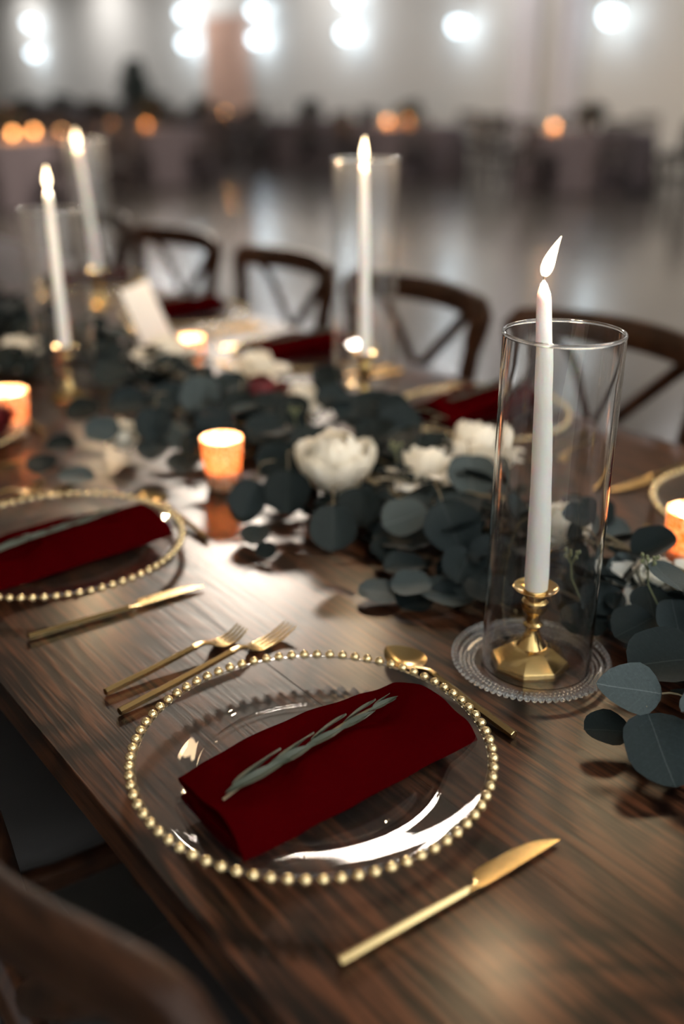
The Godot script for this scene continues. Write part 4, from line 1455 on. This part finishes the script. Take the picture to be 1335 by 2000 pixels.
func lay_table() -> void:
	var charger := make_charger()
	var napkin := make_napkin()
	var sprig := make_sprig()
	var fork_s := make_fork(0.172)
	var fork_l := make_fork(0.222)
	var knife := make_knife()
	var spoon := make_spoon(0.188)
	# side, z of the seat, how to find it
	var seats := [
		[0, -0.583, "nearest setting", 0.0], [0, -1.136, "second near-side setting", 0.05], [0, -1.69, "near-side setting at the left edge", 0.0],
		[1, -0.65, "far-side setting behind the speckled votive", 0.0], [1, -1.21, "far-side setting beside the nearest candle", 0.05], [1, -1.76, "far-side setting left of the second candle", -0.04], [1, -2.29, "far-side setting by the white card", 0.03], [1, -2.85, "far-side setting by the distant candles", 0.0]]
	for i in seats.size():
		var s: Array = seats[i]
		var far: bool = s[0] == 1
		var at := func(dx: float, dz: float, dy := 0.0) -> Vector3:
			return Vector3(DEPTH - dx, TOP + dy, s[1] - dz) if far else Vector3(dx, TOP + dy, s[1] + dz)
		var turn: float = PI if far else 0.0
		var put := func(src: Node3D, pos: Vector3, rot: float, label: String, group: String) -> Node3D:
			var o: Node3D = src
			if i == 0:
				o.position = pos
				o.rotation.y = rot
				tag(o, label, "", group)
			else:
				o = dup(src, pos, rot, label, group)
			return o
		var w: String = s[2]
		put.call(charger, at.call(0.170, -0.005), turn, "clear beaded glass charger of the %s" % w, "beaded glass chargers")
		var np: Node3D = put.call(napkin, at.call(0.172, 0.018, 0.0065), turn + s[3], "folded burgundy napkin of the %s" % w, "burgundy napkins")
		if far:
			np.scale.y = 1.35
		put.call(sprig, at.call(0.160, 0.012, 0.0475 if far else 0.0365), turn + s[3] + 0.10, "olive sprig on the napkin of the %s" % w, "olive sprigs")
		put.call(fork_s, at.call(0.074, -0.220), turn + 0.10, "short outer gold fork of the %s" % w, "short gold forks")
		put.call(fork_l, at.call(0.070, -0.181), turn + 0.13, "long inner gold fork of the %s" % w, "long gold forks")
		put.call(knife, at.call(0.055, 0.183), turn - 0.05, "broad-bladed gold knife of the %s" % w, "gold knives")
		put.call(spoon, at.call(0.341, 0.076), turn + PI / 2 - 0.03, "gold spoon above the charger of the %s" % w, "gold spoons")
	# candles in glass cylinders
	make_coaster("pressed clear glass dish under the nearest hurricane glass", CAND_A + Vector3(0.001, 0, 0.0), 0.080)
	make_holder("short brass candle holder with an eight-sided foot in the nearest hurricane glass", CAND_A + Vector3(0, 0.0045, 0), 0.088, 0.040)
	make_hurricane("short hurricane glass around the nearest candle", CAND_A + Vector3(0.004, 0.0066, 0.004), 0.346, 0.0555)
	make_candle("tall white taper candle burning in the nearest hurricane glass", CAND_A + Vector3(0, 0.0895, 0), 0.306, Vector3(0.0095, 0, 0.0075), Vector3(-0.013, 0, -0.010), 0.0120, 0.0068)
	var b := Vector3(0.826, TOP, -1.33)
	make_holder("tall brass candle holder inside the tall hurricane glass, middle of the table", b, 0.127, 0.038)
	make_hurricane("tall hurricane glass around the second candle, before the far chairs", b + Vector3(0.0, 0, 0.0), 0.45, 0.0555)
	make_candle("white taper candle in the tall glass at the middle of the table", b + Vector3(0, 0.1245, 0), 0.317, Vector3(0.001, 0, 0), Vector3(-0.003, 0, -0.002), 0.0105, 0.0066)
	var c := Vector3(0.467, TOP, -1.785)
	make_holder("brass candle holder standing in the greenery at left", c, 0.105, 0.038)
	make_hurricane("short hurricane glass round the leftmost candle", c, 0.355, 0.057)
	make_candle("leftmost white taper candle rising above its short glass", c + Vector3(0, 0.1025, 0), 0.285, Vector3(0.001, 0, 0), Vector3(0.001, 0, -0.001), 0.0105, 0.0066)
	var e := Vector3(0.895, TOP, -2.565)
	make_holder("brass candle holder in the distant tall hurricane glass", e, 0.100, 0.038)
	make_hurricane("tall hurricane glass round the distant candle, upper left", e, 0.435, 0.0555)
	make_candle("distant white taper candle, second from left, leaning a little", e + Vector3(0, 0.0975, 0), 0.318, Vector3(0.0, 0, 0), Vector3(-0.018, 0, -0.012), 0.0105, 0.0070)
	var o := Vector3(0.78, TOP, 0.16)
	make_holder("brass candle holder in the tall glass to the right, outside the view", o, 0.110, 0.038)
	make_hurricane("tall hurricane glass to the right, outside the view", o, 0.44, 0.0555)
	make_candle("white taper candle in the tall glass to the right, outside the view", o + Vector3(0, 0.1075, 0), 0.30, Vector3(0.001, 0, 0), Vector3(0.002, 0, -0.002), 0.0118, 0.0068)
	make_votive("glowing gold votive on the bare wood beside the large white rose", Vector3(0.462, TOP, -1.215), 0.031, 0.078)
	make_votive("glowing votive near the far napkin, above the white flowers", Vector3(0.750, TOP, -1.815), 0.031, 0.075)
	make_votive("glowing speckled gold votive at the right edge of the view", Vector3(0.775, TOP, -0.625), 0.031, 0.078)
	make_votive("speckled gold votive at the left edge beside a dark red flower", Vector3(0.297, TOP, -1.646), 0.037, 0.080)

func make_flowers() -> void:
	make_rose(mats.petal_white, "white_rose", "large closed white rose in the middle of the garland", Vector3(0.548, TOP + 0.028, -1.045), 1.36, Vector3(-0.10, 0, 0.05), 0.30, 501)
	make_rose(mats.petal_white, "white_rose", "open ruffled white flower right of the large closed rose", Vector3(0.632, TOP + 0.035, -0.955), 0.95, Vector3(0.25, 0, -0.2), 1.4, 502)
	make_rose(mats.petal_white, "white_rose", "white flower just left of the nearest hurricane glass", Vector3(0.752, TOP + 0.032, -0.985), 1.05, Vector3(0.3, 0, -0.1), 1.0, 503)
	make_rose(mats.petal_white, "white_rose", "white flower seen through the nearest hurricane glass", Vector3(0.652, TOP + 0.022, -0.725), 0.95, Vector3(0.1, 0, 0.1), 0.6, 504)
	make_rose(mats.petal_white, "white_rose", "small white flower in front of the right-hand speckled votive", Vector3(0.632, TOP + 0.034, -0.580), 0.62, Vector3(-0.3, 0, 0.4), 1.4, 505)
	make_rose(mats.petal_white, "white_rose", "small white flower at the right edge of the view", Vector3(0.672, TOP + 0.034, -0.535), 0.62, Vector3(0.1, 0, 0.4), 1.3, 506)
	make_rose(mats.petal_white, "white_rose", "white flower in front of the far-side napkin left of the tall candle", Vector3(0.742, TOP + 0.045, -1.545), 0.85, Vector3(-0.1, 0, 0.1), 1.4, 507)
	make_rose(mats.petal_white, "white_rose", "white flower at the foot of the white card", Vector3(0.660, TOP + 0.035, -1.745), 1.1, Vector3(-0.1, 0, 0.2), 0.9, 508)
	make_rose(mats.petal_white, "white_rose", "white flower at the far left of the garland beyond the leftmost candle", Vector3(0.450, TOP + 0.035, -1.98), 0.85, Vector3(-0.3, 0, 0.1), 1.2, 509)
	make_rose(mats.petal_white, "white_rose", "white flower beside the foot of the second tall candle", Vector3(0.735, TOP + 0.025, -1.395), 0.7, Vector3(0, 0, 0.1), 1.4, 510)
	make_rose(mats.petal_white, "white_rosebud", "small pale rosebud lying at the near edge of the garland at left", Vector3(0.412, TOP + 0.020, -1.43), 0.6, Vector3(-0.6, 0, 0.5), 0.4, 511)
	make_rose(mats.petal_burgundy, "burgundy_rose", "burgundy rose in the middle of the garland", Vector3(0.656, TOP + 0.035, -1.405), 1.0, Vector3(-0.1, 0, 0.1), 0.5, 512)
	make_rose(mats.petal_burgundy, "burgundy_rose", "burgundy rose at the left edge in front of the gold votive", Vector3(0.245, TOP + 0.018, -1.60), 0.95, Vector3(-0.1, 0, 0.1), 0.6, 513)
